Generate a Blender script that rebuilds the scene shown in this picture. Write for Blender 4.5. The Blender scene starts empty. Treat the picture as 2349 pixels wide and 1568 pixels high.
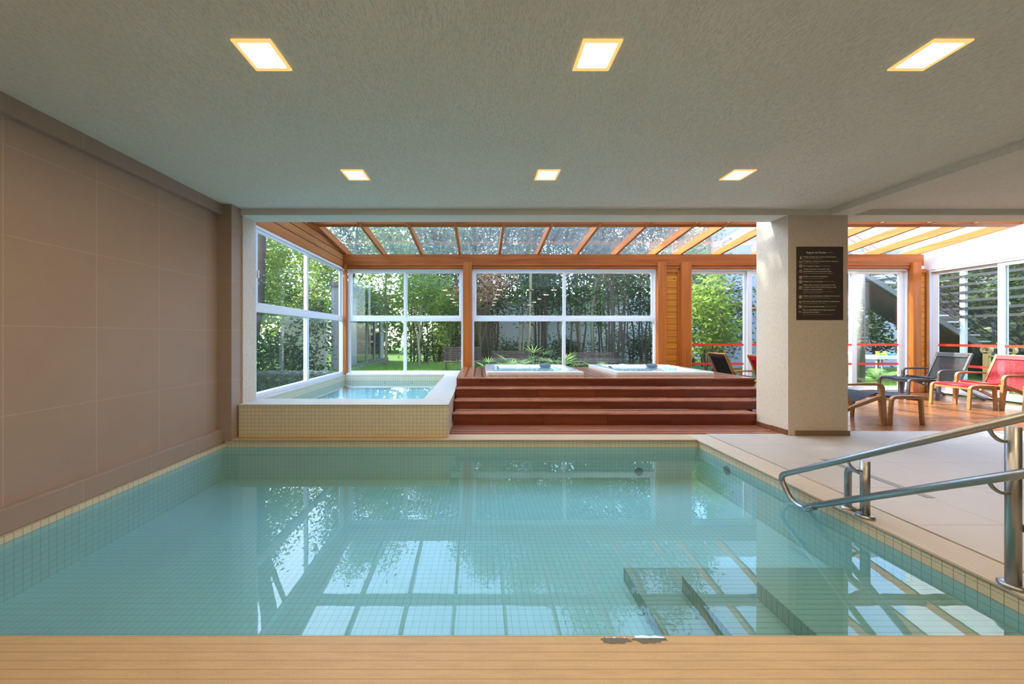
import bpy, math, random
import numpy as np
from mathutils import Vector, Matrix, Euler

# ---------------------------------------------------------------- camera, sky, sun, exposure
sc = bpy.context.scene
COL = sc.collection
F = 790.0            # focal length in pixels of the 2349 px wide frame
CAMZ = 1.26
cd = bpy.data.cameras.new('camera'); cam = bpy.data.objects.new('camera', cd); COL.objects.link(cam)
cam.location = (0, 0, CAMZ); cam.rotation_euler = (math.pi/2, 0, 0)
cd.sensor_width = 36; cd.lens = 36*F/2349
cd.shift_x = (1174.5-1102)/2349; cd.shift_y = -(784-770)/2349
cd.clip_start = .02; cd.clip_end = 300
sc.camera = cam

SUN_DIR = Vector((.62, -.22, -.75)).normalized()      # direction the light travels
world = bpy.data.worlds.new('sky'); sc.world = world; world.use_nodes = True
wn = world.node_tree; wn.nodes.clear()
wo = wn.nodes.new('ShaderNodeOutputWorld'); wb = wn.nodes.new('ShaderNodeBackground')
ws = wn.nodes.new('ShaderNodeTexSky'); ws.sky_type = 'NISHITA'; ws.sun_disc = False
ws.sun_elevation = math.asin(-SUN_DIR.z); ws.sun_rotation = math.atan2(-SUN_DIR.x, -SUN_DIR.y)
ws.altitude = 100; ws.air_density = 1.0; ws.dust_density = 1.5; ws.ozone_density = 1.0
wn.links.new(ws.outputs[0], wb.inputs[0]); wn.links.new(wb.outputs[0], wo.inputs[0])
wb.inputs[1].default_value = 1.15
sl = bpy.data.lights.new('sun', 'SUN'); so = bpy.data.objects.new('sun', sl); COL.objects.link(so)
sl.energy = 7.0; sl.angle = math.radians(.6); sl.color = (1, .93, .82)
so.rotation_euler = SUN_DIR.to_track_quat('-Z', 'Y').to_euler(); so.location = (-12, 10, 16)
LAMP = 67.0          # strength of the ceiling panels
sc.view_settings.view_transform = 'Standard'; sc.view_settings.look = 'None'
sc.view_settings.exposure = 1.1; sc.view_settings.gamma = 1.0; sc.view_settings.use_curve_mapping = False
sc.render.film_transparent = False
cy = sc.cycles
cy.max_bounces = 9; cy.diffuse_bounces = 4; cy.glossy_bounces = 4; cy.transmission_bounces = 4
cy.transparent_max_bounces = 24; cy.sample_clamp_indirect = 6; cy.sample_clamp_direct = 0
cy.caustics_reflective = False; cy.caustics_refractive = False; cy.blur_glossy = .5
cy.use_denoising = True
try: cy.denoiser = 'OPENIMAGEDENOISE'; cy.denoising_input_passes = 'RGB_ALBEDO_NORMAL'
except Exception: pass
cy.use_light_tree = True

R = math.radians
rng = random.Random(7)

# ---------------------------------------------------------------- node helpers
class NT:
    def __init__(s, name):
        s.m = bpy.data.materials.new(name); s.m.use_nodes = True
        s.t = s.m.node_tree; s.t.nodes.clear()
        s.out = s.t.nodes.new('ShaderNodeOutputMaterial')
    def n(s, kind, **kw):
        nd = s.t.nodes.new('ShaderNode'+kind)
        for k, v in kw.items(): setattr(nd, k, v)
        return nd
    def put(s, sock, v):
        if isinstance(v, bpy.types.NodeSocket): s.t.links.new(v, sock)
        elif v is not None:
            if isinstance(v, (tuple, list)) and len(v) == 3 and sock.type == 'RGBA': v = (*v, 1)
            sock.default_value = v
    def math(s, op, a, b=None, c=None, clamp=False):
        nd = s.n('Math', operation=op, use_clamp=clamp); s.put(nd.inputs[0], a)
        if b is not None: s.put(nd.inputs[1], b)
        if c is not None: s.put(nd.inputs[2], c)
        return nd.outputs[0]
    def vmath(s, op, a, b=None):
        nd = s.n('VectorMath', operation=op); s.put(nd.inputs[0], a)
        if b is not None: s.put(nd.inputs[1], b)
        return nd.outputs[1] if op in ('DOT_PRODUCT', 'LENGTH') else nd.outputs[0]
    def mix(s, f, a, b, blend='MIX'):
        nd = s.n('Mix', data_type='RGBA', blend_type=blend)
        s.put(nd.inputs[0], f); s.put(nd.inputs[6], a); s.put(nd.inputs[7], b); return nd.outputs[2]
    def ramp(s, v, lo, hi, a=0., b=1.):
        nd = s.n('MapRange'); nd.clamp = True
        for i, x in enumerate((v, lo, hi, a, b)): s.put(nd.inputs[i], x)
        return nd.outputs[0]
    def sep(s, v):
        nd = s.n('SeparateXYZ'); s.put(nd.inputs[0], v); return nd.outputs
    def comb(s, x, y, z):
        nd = s.n('CombineXYZ')
        for i, q in enumerate((x, y, z)): s.put(nd.inputs[i], q)
        return nd.outputs[0]
    def pos(s): return s.n('NewGeometry').outputs['Position']
    def nor(s): return s.n('NewGeometry').outputs['True Normal']
    def obj(s): return s.n('TexCoord').outputs['Object']
    def noise(s, v, scale=5, detail=3, rough=.5, dist=0.):
        nd = s.n('TexNoise'); s.put(nd.inputs['Vector'], v); nd.inputs['Scale'].default_value = scale
        nd.inputs['Detail'].default_value = detail; nd.inputs['Roughness'].default_value = rough
        nd.inputs['Distortion'].default_value = dist; return nd.outputs[0]
    def mapv(s, v, scale=(1, 1, 1), loc=(0, 0, 0)):
        nd = s.n('Mapping'); s.put(nd.inputs[0], v); nd.inputs[1].default_value = loc; nd.inputs[3].default_value = scale
        return nd.outputs[0]
    def bump(s, h, strength=.3, dist=.01):
        nd = s.n('Bump'); nd.inputs['Strength'].default_value = strength; nd.inputs['Distance'].default_value = dist
        s.put(nd.inputs['Height'], h); return nd.outputs[0]
    def bsdf(s, color, rough=.5, normal=None, metal=0., spec=.5, coat=0., **kw):
        nd = s.n('BsdfPrincipled'); s.put(nd.inputs['Base Color'], color); s.put(nd.inputs['Roughness'], rough)
        s.put(nd.inputs['Metallic'], metal); s.put(nd.inputs['Specular IOR Level'], spec)
        if coat: nd.inputs['Coat Weight'].default_value = coat; nd.inputs['Coat Roughness'].default_value = .12
        if normal is not None: s.put(nd.inputs['Normal'], normal)
        return nd.outputs[0]
    def done(s, sh): s.t.links.new(sh, s.out.inputs[0]); return s.m

def plain(name, color, rough=.5, metal=0., var=.08, scale=8, coat=0.):
    t = NT(name); nz = t.noise(t.obj(), scale, 4)
    c = t.mix(nz, tuple(x*(1-var) for x in color), tuple(min(1, x*(1+var)) for x in color))
    return t.done(t.bsdf(c, rough, metal=metal, coat=coat))

def stucco(name, color, gx, gy, gz, depth=.004, speck=.25, warm=None):
    t = NT(name); p = t.pos()
    a = t.noise(t.mapv(p, (gx, gy, gz)), 1, 3, .6, .6)
    b = t.noise(t.mapv(p, (gx*3, gy*3, gz*3)), 1, 2, .5)
    pit = t.ramp(a, .36, .47)
    h = t.math('ADD', t.math('MULTIPLY', pit, .8), t.math('MULTIPLY', b, .3))
    big = t.noise(p, .7, 3)
    c = t.mix(big, tuple(x*.93 for x in color), tuple(min(1, x*1.06) for x in color))
    c = t.mix(t.math('MULTIPLY', t.math('SUBTRACT', 1., pit), speck), c, tuple(x*.45 for x in color))
    return t.done(t.bsdf(c, .85, t.bump(h, .6, depth), spec=.2))

def grid(name, color, joint, pitch, off, width, rough=.35, var=.05, tile_var=0., speckle=0., spec=.5, bump=.3, coat=0., streak=0.):
    """tiles: thin joints every pitch[i] metres along axis i (None: no joints), on whichever way a face looks"""
    t = NT(name); p = t.pos(); s = t.sep(p); n = t.sep(t.nor()); mask = None; cells = []
    for i in range(3):
        if pitch[i] is None: cells.append(0.); continue
        q = t.math('DIVIDE', t.math('SUBTRACT', s[i], off[i]), pitch[i])
        fr = t.math('FRACT', q); cells.append(t.math('FLOOR', q))
        e = t.math('MULTIPLY', t.math('MINIMUM', fr, t.math('SUBTRACT', 1., fr)), pitch[i])
        ln = t.math('LESS_THAN', e, width*.5)
        flat = t.math('LESS_THAN', t.math('ABSOLUTE', n[i]), .5)
        ln = t.math('MULTIPLY', ln, flat)
        mask = ln if mask is None else t.math('MAXIMUM', mask, ln)
    nz = t.noise(p, 3, 5, .6)
    c = t.mix(nz, tuple(x*(1-var) for x in color), tuple(min(1, x*(1+var)) for x in color))
    if tile_var:
        wnz = t.n('TexWhiteNoise'); t.put(wnz.inputs['Vector'], t.comb(*cells))
        c = t.mix(t.math('MULTIPLY', wnz.outputs[0], tile_var), c, tuple(x*.6 for x in color))
    if speckle:
        c = t.mix(t.ramp(t.noise(p, 160, 2), .58, .72, 0, speckle), c, tuple(min(1, x*1.5) for x in color))
    if streak:
        c = t.mix(t.ramp(t.noise(t.mapv(p, (6, 60, 60)), 1, 4), .4, .7, 0, streak), c, tuple(x*.6 for x in color))
    c = t.mix(mask, c, joint)
    return t.done(t.bsdf(c, rough, t.bump(t.math('SUBTRACT', 1., mask), bump, .002), spec=spec, coat=coat))

def wood(name, dark, light, axis, rough=.35, board=None, gap=(.01, .01, .01), bax=None, gapw=.008, coat=0., knots=0., spec=.5, use_pos=True, boff=0.):
    """grain along axis; optional boards of width `board` counted along axis bax with dark gaps"""
    t = NT(name); p = t.pos() if use_pos else t.obj(); s = t.sep(p)
    sc_ = [18, 18, 18]; sc_[axis] = .55
    v = t.mapv(p, tuple(sc_))
    bid = 0.
    if board:
        q = t.math('DIVIDE', t.math('SUBTRACT', s[bax], boff), board); fr = t.math('FRACT', q); fl = t.math('FLOOR', q)
        w1 = t.n('TexWhiteNoise'); w1.noise_dimensions = '1D'; t.put(w1.inputs['W'], fl); bid = w1.outputs[0]
        v = t.vmath('ADD', v, t.comb(t.math('MULTIPLY', bid, 37.), t.math('MULTIPLY', bid, 91.), fl))
    a = t.noise(v, 1., 6, .65, .35); b = t.noise(v, 6., 3, .6)
    m = t.math('ADD', t.math('MULTIPLY', a, .75), t.math('MULTIPLY', b, .25))
    m = t.ramp(m, .33, .67)
    c = t.mix(m, dark, light)
    if board: c = t.mix(t.math('MULTIPLY', bid, .45), c, dark)
    if knots:
        vo = t.n('TexVoronoi'); t.put(vo.inputs['Vector'], t.vmath('ADD', t.mapv(p, (3, 3, 5)), t.comb(bid, bid, bid))); vo.inputs['Scale'].default_value = 1.0
        c = t.mix(t.ramp(vo.outputs[0], .05, .09, knots, 0), c, tuple(x*.25 for x in dark))
    h = m
    if board:
        e = t.math('MULTIPLY', t.math('MINIMUM', fr, t.math('SUBTRACT', 1., fr)), board)
        g = t.math('LESS_THAN', e, gapw*.5); n_ = t.sep(t.nor())
        g = t.math('MULTIPLY', g, t.math('LESS_THAN', t.math('ABSOLUTE', n_[bax]), .5))
        c = t.mix(g, c, gap); h = t.math('SUBTRACT', t.math('MULTIPLY', m, .15), g)
        nb = t.bump(h, .6, .004)
    else: nb = t.bump(h, .08, .001)
    rg = t.ramp(b, .3, .7, rough*.8, min(1, rough*1.3))
    return t.done(t.bsdf(c, rg, nb, coat=coat, spec=spec))

def glassy(name, tint, f0, dirt=0., dirt_col=(.75, .78, .76), streak=(1, 1, 1), rough=0., wave=0., wave_scale=3., grad=None):
    """thin clear sheet: fresnel mirror over a tinted see-through, with a film of dust"""
    t = NT(name); p = t.pos()
    geo = t.n('NewGeometry')
    nrm = None
    if wave:
        h = t.math('ADD', t.noise(t.mapv(p, (wave_scale, wave_scale, 1)), 1, 2, .4), t.math('MULTIPLY', t.noise(t.mapv(p, (wave_scale*5, wave_scale*5, 1)), 1, 1), .12))
        nrm = t.bump(h, 1., wave)
    N = nrm if nrm is not None else geo.outputs['Normal']
    c = t.math('ABSOLUTE', t.vmath('DOT_PRODUCT', geo.outputs['Incoming'], N))
    fr = t.math('ADD', f0, t.math('MULTIPLY', 1-f0, t.math('POWER', t.math('SUBTRACT', 1., c, clamp=True), 5.)), clamp=True)
    tr = t.n('BsdfTransparent'); t.put(tr.inputs[0], tint)
    gl = t.n('BsdfGlossy'); gl.inputs['Roughness'].default_value = rough
    if nrm is not None: t.put(gl.inputs['Normal'], nrm)
    body = tr.outputs[0]
    if dirt:
        d = t.n('BsdfDiffuse'); t.put(d.inputs[0], dirt_col); tl = t.n('BsdfTranslucent'); t.put(tl.inputs[0], dirt_col)
        mm = t.n('MixShader'); mm.inputs[0].default_value = .5; t.put(mm.inputs[1], d.outputs[0]); t.put(mm.inputs[2], tl.outputs[0])
        nz = t.noise(t.mapv(p, streak), 1, 5, .65, .5)
        am = t.math('MULTIPLY', t.ramp(nz, .3, .75, .25, 1.), dirt)
        m2 = t.n('MixShader'); t.put(m2.inputs[0], am); t.put(m2.inputs[1], body); t.put(m2.inputs[2], mm.outputs[0]); body = m2.outputs[0]
    m3 = t.n('MixShader'); t.put(m3.inputs[0], fr); t.put(m3.inputs[1], body); t.put(m3.inputs[2], gl.outputs[0])
    return t.done(m3.outputs[0])

def leafmat(name, a, b, trans=.45):
    t = NT(name); g = t.n('NewGeometry')
    nz = t.noise(t.obj(), 1.6, 3); w = t.n('TexWhiteNoise'); t.put(w.inputs['Vector'], t.vmath('SNAP', t.obj(), (.11, .11, .11)))
    c = t.mix(t.math('ADD', t.math('MULTIPLY', nz, .55), t.math('MULTIPLY', w.outputs[0], .45)), a, b)
    d = t.bsdf(c, .45, spec=.4); tl = t.n('BsdfTranslucent'); t.put(tl.inputs[0], t.mix(.5, c, tuple(min(1, x*1.6) for x in b)))
    m = t.n('MixShader'); m.inputs[0].default_value = trans; t.put(m.inputs[1], d); t.put(m.inputs[2], tl.outputs[0])
    return t.done(m.outputs[0])

def emit(name, col, strength):
    t = NT(name); e = t.n('Emission'); t.put(e.inputs[0], col); e.inputs[1].default_value = strength
    return t.done(e.outputs[0])

# ---------------------------------------------------------------- materials
M = {}
M['ceiling'] = stucco('ceiling_render', (.75, .745, .67), 210, 44, 110, .0035, .22)
M['stucco'] = stucco('pillar_render', (.67, .60, .50), 110, 110, 32, .005, .24)
M['stone'] = grid('grey_brown_wall_tile', (.36, .268, .220), (.50, .40, .32), (.565, .565, .612), (0, 2.319, .717), .003, .5, .07, 0, .15, bump=.1)
M['stone_plain'] = grid('grey_brown_wall_trim', (.34, .253, .208), (.46, .37, .30), (None, .565, None), (0, 2.17, 0), .003, .5, .07, 0, .12, bump=.1)
M['mosaic'] = grid('cream_mosaic', (.68, .60, .44), (.30, .23, .13), (.047, .047, .047), (.005, .01, -.012), .003, .3, .05, .12)
M['coping_x'] = grid('coping_tile_lengthwise', (.49, .37, .23), (.28, .19, .11), (None, .036, .036), (.55, .012, .012), .0022, .5, .12, .06, .4, streak=.25)
M['coping_y'] = grid('coping_tile_side', (.52, .45, .35), (.28, .22, .15), (.036, None, .036), (.012, .33, .012), .0022, .45, .08, .06, .15)
M['coping_tub'] = grid('pale_coping_mosaic', (.58, .56, .51), (.42, .39, .34), (.047, .047, .047), (.005, .01, -.017), .003, .35, .05, .1)
M['floor'] = grid('beige_floor_tile', (.46, .415, .365), (.24, .21, .18), (.59, .565, None), (2.905, .60, 0), .005, .4, .05, .06, .1)
M['pool_in'] = grid('pool_mosaic', (.60, .70, .68), (.40, .49, .47), (.047, .047, .047), (.005, .01, -.012), .0035, .4, .05, .05)
M['pool_step'] = grid('pool_step_tile', (.44, .46, .38), (.24, .25, .20), (None, .036, .1), (0, .01, 0), .003, .4, .05, .05)
M['deck_x'] = wood('deck_boards_lengthwise', (.16, .045, .018), (.52, .19, .075), 0, .32, .108, (.02, .022, .04), 1, .026, coat=.2, boff=4.44)
M['deck_y'] = wood('deck_boards_crosswise', (.16, .05, .02), (.46, .17, .07), 1, .32, .145, (.015, .016, .028), 0, .030, coat=.15, boff=-.40)
M['deck_floor'] = wood('terrace_boards', (.19, .062, .018), (.41, .165, .055), 0, .25, .09, (.09, .03, .012), 1, .015, coat=.3, boff=4.566)
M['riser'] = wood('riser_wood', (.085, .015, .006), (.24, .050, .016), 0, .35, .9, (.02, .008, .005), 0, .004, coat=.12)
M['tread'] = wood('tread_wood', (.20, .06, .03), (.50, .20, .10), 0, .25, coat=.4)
M['beam'] = wood('beam_wood_lengthwise', (.22, .048, .007), (.52, .135, .018), 0, .45, spec=.3)
M['rafter'] = wood('rafter_wood', (.30, .085, .020), (.58, .19, .050), 1, .45, spec=.3)
M['post'] = wood('post_wood', (.32, .078, .012), (.60, .175, .028), 2, .42, spec=.35)
M['siding_x'] = wood('siding_boards', (.50, .15, .014), (.80, .32, .035), 0, .45, .136, (.10, .025, .008), 2, .009, spec=.3, knots=.8, boff=.02)
M['siding_y'] = wood('gable_boards', (.38, .12, .025), (.62, .25, .065), 1, .45, .136, (.03, .008, .004), 2, .015, spec=.3, knots=.8, boff=2.80)
M['white'] = plain('white_powder_coat', (.80, .81, .84), .35, var=.02)
M['white_wall'] = plain('white_painted_wall', (.72, .72, .73), .7, var=.03, scale=2)
M['red_tape'] = plain('red_safety_tape', (.85, .05, .025), .5, var=.04)
M['glass'] = glassy('window_glass', (.93, .96, .95), .035, .014, streak=(9, 9, 1.5))
M['roof_glass'] = glassy('roof_glass', (.90, .95, .95), .04, .12, (.74, .80, .82), (14, 1.6, 1))
M['water'] = glassy('pool_water', (.555, .81, .86), .050, wave=.00035, wave_scale=2.6)
M['tub_water'] = glassy('raised_pool_water', (.70, .93, .95), .022, wave=.0003, wave_scale=4)
M['spa_water'] = glassy('spa_water', (.80, .96, .94), .022, wave=.0012, wave_scale=9)
M['puddle'] = glassy('puddle_water', (.93, .93, .93), .35)
M['acrylic'] = plain('white_acrylic', (.82, .85, .88), .12, var=.02, coat=.5)
M['skirt'] = plain('spa_rim_side', (.62, .60, .57), .35, var=.04)
M['pillow'] = plain('dark_blue_foam', (.09, .125, .17), .6)
M['jet'] = plain('grey_plastic', (.25, .24, .24), .3)
M['steel'] = plain('brushed_steel', (.40, .42, .44), .36, metal=1., var=.06, scale=30)
M['black_cord'] = plain('black_cord', (.018, .020, .024), .45)
M['red_cord'] = plain('red_cord', (.50, .008, .022), .45)
M['oak'] = wood('oak_frame', (.28, .120, .040), (.46, .230, .085), 0, .4, coat=.1, use_pos=False)
M['grey_wood'] = wood('grey_stained_frame', (.055, .045, .045), (.12, .10, .10), 0, .4, coat=.15, use_pos=False)
M['sign'] = plain('dark_brown_sign', (.055, .040, .033), .45)
M['sign_text'] = plain('cream_lettering', (.85, .76, .64), .6)
M['lamp_on'] = emit('lit_diffuser', (1, .74, .44), LAMP)
M['lamp_rim'] = emit('lamp_rim_painted_glow', (1, .58, .18), .55)  # orange bloom around the lamp, put into the rim as weak emission
M['brown_skirting'] = wood('skirting_wood', (.11, .045, .022), (.24, .10, .05), 0, .35)
M['tan_skirting'] = plain('tan_skirting', (.22, .15, .09), .4)
M['drain'] = grid('drain_grate', (.32, .31, .29), (.06, .06, .06), (None, .02, None), (0, 0, 0), .008, .4)
M['lawn'] = (lambda t: t.done(t.bsdf(t.mix(t.noise(t.pos(), 1.4, 6, .7), (.025, .055, .010), (.10, .17, .030)), .9, t.bump(t.noise(t.pos(), 40, 3), .8, .03), spec=.1)))(NT('lawn'))
M['blade'] = leafmat('grass_blades', (.06, .14, .015), (.24, .42, .05), .45)
M['leaf_dark'] = leafmat('dark_leaves', (.014, .034, .010), (.062, .110, .026), .30)
M['leaf_mid'] = leafmat('mid_leaves', (.022, .056, .010), (.105, .175, .032), .40)
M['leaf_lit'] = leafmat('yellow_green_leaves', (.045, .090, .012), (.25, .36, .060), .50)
M['leaf_red'] = leafmat('reddish_leaves', (.08, .035, .018), (.26, .13, .075), .35)
M['frond'] = leafmat('frond_leaves', (.07, .17, .05), (.28, .44, .14), .4)
M['bark'] = (lambda t: t.done(t.bsdf(t.mix(t.noise(t.mapv(t.obj(), (12, 12, 2)), 1, 5), (.022, .015, .010), (.12, .085, .05)), .9)))(NT('bark'))
M['bark_pale'] = (lambda t: t.done(t.bsdf(t.mix(t.noise(t.mapv(t.obj(), (12, 12, 2)), 1, 5), (.16, .13, .08), (.42, .35, .22)), .9)))(NT('pale_bark'))
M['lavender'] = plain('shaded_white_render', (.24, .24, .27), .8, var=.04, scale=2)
M['beige'] = plain('beige_render', (.58, .52, .38), .85, var=.05, scale=2)
M['grey_paint'] = plain('grey_building_paint', (.30, .31, .31), .7)
M['concrete'] = plain('outdoor_concrete', (.17, .165, .15), .8, var=.12)
M['bench_wood'] = wood('weathered_bench', (.060, .032, .022), (.14, .08, .055), 0, .6, use_pos=False)
M['dark_metal'] = plain('dark_metal', (.035, .035, .038), .4)
M['dark_glass'] = plain('dark_window', (.02, .025, .03), .06)
M['brick'] = grid('far_brick', (.42, .17, .09), (.5, .42, .36), (.25, None, .08), (0, 0, 0), .012, .8, .1, .3)
M['play_wood'] = plain('golden_play_wood', (.62, .42, .16), .4, var=.1)
M['play_red'] = plain('red_play_plastic', (.70, .04, .04), .35)
M['orange'] = plain('orange_plastic', (.85, .36, .02), .35)
M['yellow'] = plain('yellow_plastic', (.85, .60, .03), .35)
M['green'] = plain('green_plastic', (.30, .65, .06), .35)
M['blue'] = plain('blue_plastic', (.05, .26, .70), .35)
M['stone_grey'] = plain('garden_stone', (.30, .28, .26), .9, var=.2)

# ---------------------------------------------------------------- mesh helpers
class MB:
    def __init__(s): s.v = []; s.f = []; s.mi = []; s.smooth = []
    def add(s, vs, fs, mi=0, smooth=False):
        b = len(s.v); s.v += [tuple(v) for v in vs]
        s.f += [tuple(i+b for i in f) for f in fs]; s.mi += [mi]*len(fs); s.smooth += [smooth]*len(fs); return s
    def box(s, x0, x1, y0, y1, z0, z1, mi=0, mat=None):
        vs = [(x, y, z) for x in (x0, x1) for y in (y0, y1) for z in (z0, z1)]
        if mat is not None: vs = [mat @ Vector(v) for v in vs]
        return s.add(vs, [(0, 1, 3, 2), (4, 6, 7, 5), (0, 4, 5, 1), (2, 3, 7, 6), (0, 2, 6, 4), (1, 5, 7, 3)], mi)
    def prism(s, pts, a0, a1, plane='xz', mi=0, mat=None):
        """outline pts in a plane extruded along the third axis from a0 to a1"""
        def P(p, a):
            return {'xz': (p[0], a, p[1]), 'xy': (p[0], p[1], a), 'yz': (a, p[0], p[1])}[plane]
        n = len(pts); vs = [P(p, a0) for p in pts]+[P(p, a1) for p in pts]
        if mat is not None: vs = [mat @ Vector(v) for v in vs]
        fs = [tuple(range(n)), tuple(range(2*n-1, n-1, -1))]+[(i, i+n, (i+1) % n+n, (i+1) % n) for i in range(n)]
        return s.add(vs, fs, mi)
    def tube(s, pts, r, n=12, mi=0, caps=True):
        pts = [Vector(p) for p in pts]; rs = r if isinstance(r, (list, tuple)) else [r]*len(pts)
        T = []
        for i in range(len(pts)):
            a = pts[max(0, i-1)]; b = pts[min(len(pts)-1, i+1)]; T.append((b-a).normalized())
        u = T[0].orthogonal().normalized(); vs = []
        for i, p in enumerate(pts):
            u = (u-T[i]*u.dot(T[i]))
            u = u.normalized() if u.length > 1e-6 else T[i].orthogonal().normalized()
            w = T[i].cross(u)
            for k in range(n):
                a = 2*math.pi*k/n; vs.append(p+(u*math.cos(a)+w*math.sin(a))*rs[i])
        fs = []
        for i in range(len(pts)-1):
            for k in range(n):
                fs.append((i*n+k, i*n+(k+1) % n, (i+1)*n+(k+1) % n, (i+1)*n+k))
        s.add(vs, fs, mi, True)
        if caps:
            b = len(s.v)-len(vs)
            s.f += [tuple(b+k for k in range(n))[::-1], tuple(b+(len(pts)-1)*n+k for k in range(n))]; s.mi += [mi]*2; s.smooth += [False]*2
        return s
    def lathe(s, prof, n=24, mi=0, cen=(0, 0, 0)):
        vs = [(cen[0]+r*math.cos(2*math.pi*k/n), cen[1]+r*math.sin(2*math.pi*k/n), cen[2]+z) for r, z in prof for k in range(n)]
        fs = [(i*n+k, i*n+(k+1) % n, (i+1)*n+(k+1) % n, (i+1)*n+k) for i in range(len(prof)-1) for k in range(n)]
        return s.add(vs, fs, mi, True)
    def build(s, name, mat, parent=None, bevel=0., loc=None):
        me = bpy.data.meshes.new(name); me.from_pydata(s.v, [], s.f)
        for m in (mat if isinstance(mat, (list, tuple)) else [mat]): me.materials.append(M[m] if isinstance(m, str) else m)
        me.polygons.foreach_set('material_index', s.mi); me.polygons.foreach_set('use_smooth', s.smooth); me.update()
        import bmesh
        bm = bmesh.new(); bm.from_mesh(me); bmesh.ops.recalc_face_normals(bm, faces=bm.faces); bm.to_mesh(me); bm.free()
        o = bpy.data.objects.new(name, me); COL.objects.link(o)
        if parent is not None: o.parent = parent
        if loc is not None: o.location = loc
        if bevel:
            b = o.modifiers.new('bevel', 'BEVEL'); b.width = bevel; b.segments = 2; b.limit_method = 'ANGLE'; b.angle_limit = R(40)
        return o
def tag(o, label=None, cat=None, group=None, kind=None):
    if label: o['label'] = label
    if cat: o['category'] = cat
    if group: o['group'] = group
    if kind: o['kind'] = kind
    return o
def empty(name, loc=(0, 0, 0), rz=0., label=None, cat=None, group=None, kind=None):
    o = bpy.data.objects.new(name, None); COL.objects.link(o); o.location = loc; o.rotation_euler = (0, 0, rz); o.empty_display_size = .1
    return tag(o, label, cat, group, kind)
def kids(o): return [c for c in bpy.data.objects if c.parent == o]
def copy_tree(o, parent=None):
    c = o.copy(); COL.objects.link(c); c.parent = parent
    for ch in kids(o): copy_tree(ch, c)
    return c
def struct(o, label=None): o['kind'] = 'structure'; return tag(o, label)
def bx(name, mat, x0, x1, y0, y1, z0, z1, parent=None, bevel=0.):
    return MB().box(x0, x1, y0, y1, z0, z1).build(name, mat, parent, bevel)
def fillet(pts, r, n=6):
    """round the inner corners of a polyline"""
    pts = [Vector(p) for p in pts]; out = [pts[0]]
    for i in range(1, len(pts)-1):
        a, b, c = pts[i-1], pts[i], pts[i+1]
        ra = min(r, (a-b).length*.49, (c-b).length*.49)
        p0 = b+(a-b).normalized()*ra; p2 = b+(c-b).normalized()*ra
        for k in range(n+1):
            t = k/n; out.append(p0*(1-t)**2+b*2*t*(1-t)+p2*t*t)
    out.append(pts[-1]); return out

# ---------------------------------------------------------------- room shell
CEIL = 2.868; BEAM = 2.791
YB0, YB1 = 4.366, 4.634            # the concrete beam over the opening
XR = 9.98; YD = 7.70               # right glazed wall, back glazed wall
struct(bx('ceiling', 'ceiling', -3.30, 10.3, -4.0, YB0, CEIL, CEIL+.25))
m = MB(); m.box(-3.30, 10.3, YB0, YB1, BEAM, 6.0)
struct(m.build('wall_upper_front', 'ceiling'))
struct(bx('ceiling_beam', 'ceiling', 4.438, 4.725, -4.0, YB0, BEAM, CEIL))
bpy.data.objects['ceiling_beam'].name = 'trim_1'
struct(bx('wall_left', 'stone', -3.35, -3.215, -4.0, 4.206, -.6, CEIL))
struct(bx('trim_2', 'stone_plain', -3.215, -3.152, -4.0, 4.24, 2.739, CEIL), 'grey brown tile band under the ceiling')
struct(bx('baseboard_left', 'stone_plain', -3.215, -3.152, -4.0, 4.27, -.055, .113, bevel=.006))
struct(bx('wall_column', 'stone', -3.35, -3.04, 4.206, 4.38, -.03, CEIL)); bpy.data.objects['wall_column'].name = 'wall_left_column'
struct(bx('wall_left_pier', 'stucco', -3.45, -3.02, 4.38, YB1, -.1, BEAM))
struct(bx('wall_back', 'stone', -3.35, 10.3, -4.15, -4.0, -.1, CEIL))
struct(bx('wall_right_room', 'stucco', 10.15, 10.3, -4.0, 4.4, -.1, CEIL))

# concrete pillar with its two thicknesses and skirting boards
pil = empty('concrete_pillar', (4.28, 4.6, 0), label='cream rendered square pillar carrying the brown pool rules sign', cat='pillar')
def pp(name, mat, x0, x1, y0, y1, z0, z1, bevel=0.): return bx(name, mat, x0-4.28, x1-4.28, y0-4.6, y1-4.6, z0, z1, pil, bevel)
pp('shaft', 'stucco', 3.902, 4.659, YB0, 4.64, 0, BEAM+.001)
pp('rear_shaft', 'stucco', 3.902, 4.60, 4.64, 4.868, 0, BEAM+.6)
tag(pp('skirting', 'tan_skirting', 3.985, 4.675, 4.350, YB0, 0, .062, .003), 'tan front skirting')
tag(pp('skirting', 'brown_skirting', 3.886, 3.902, 4.37, 4.62, 0, .068, .003), 'dark wooden side skirting')
tag(pp('skirting', 'brown_skirting', 3.892, 3.902, 4.62, 4.868, 0, .060, .003), 'dark wooden side skirting')
struct(bx('trim_3', 'ceiling', 4.60, 10.3, YB1, 4.66, BEAM+.35, 3.7))

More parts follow.
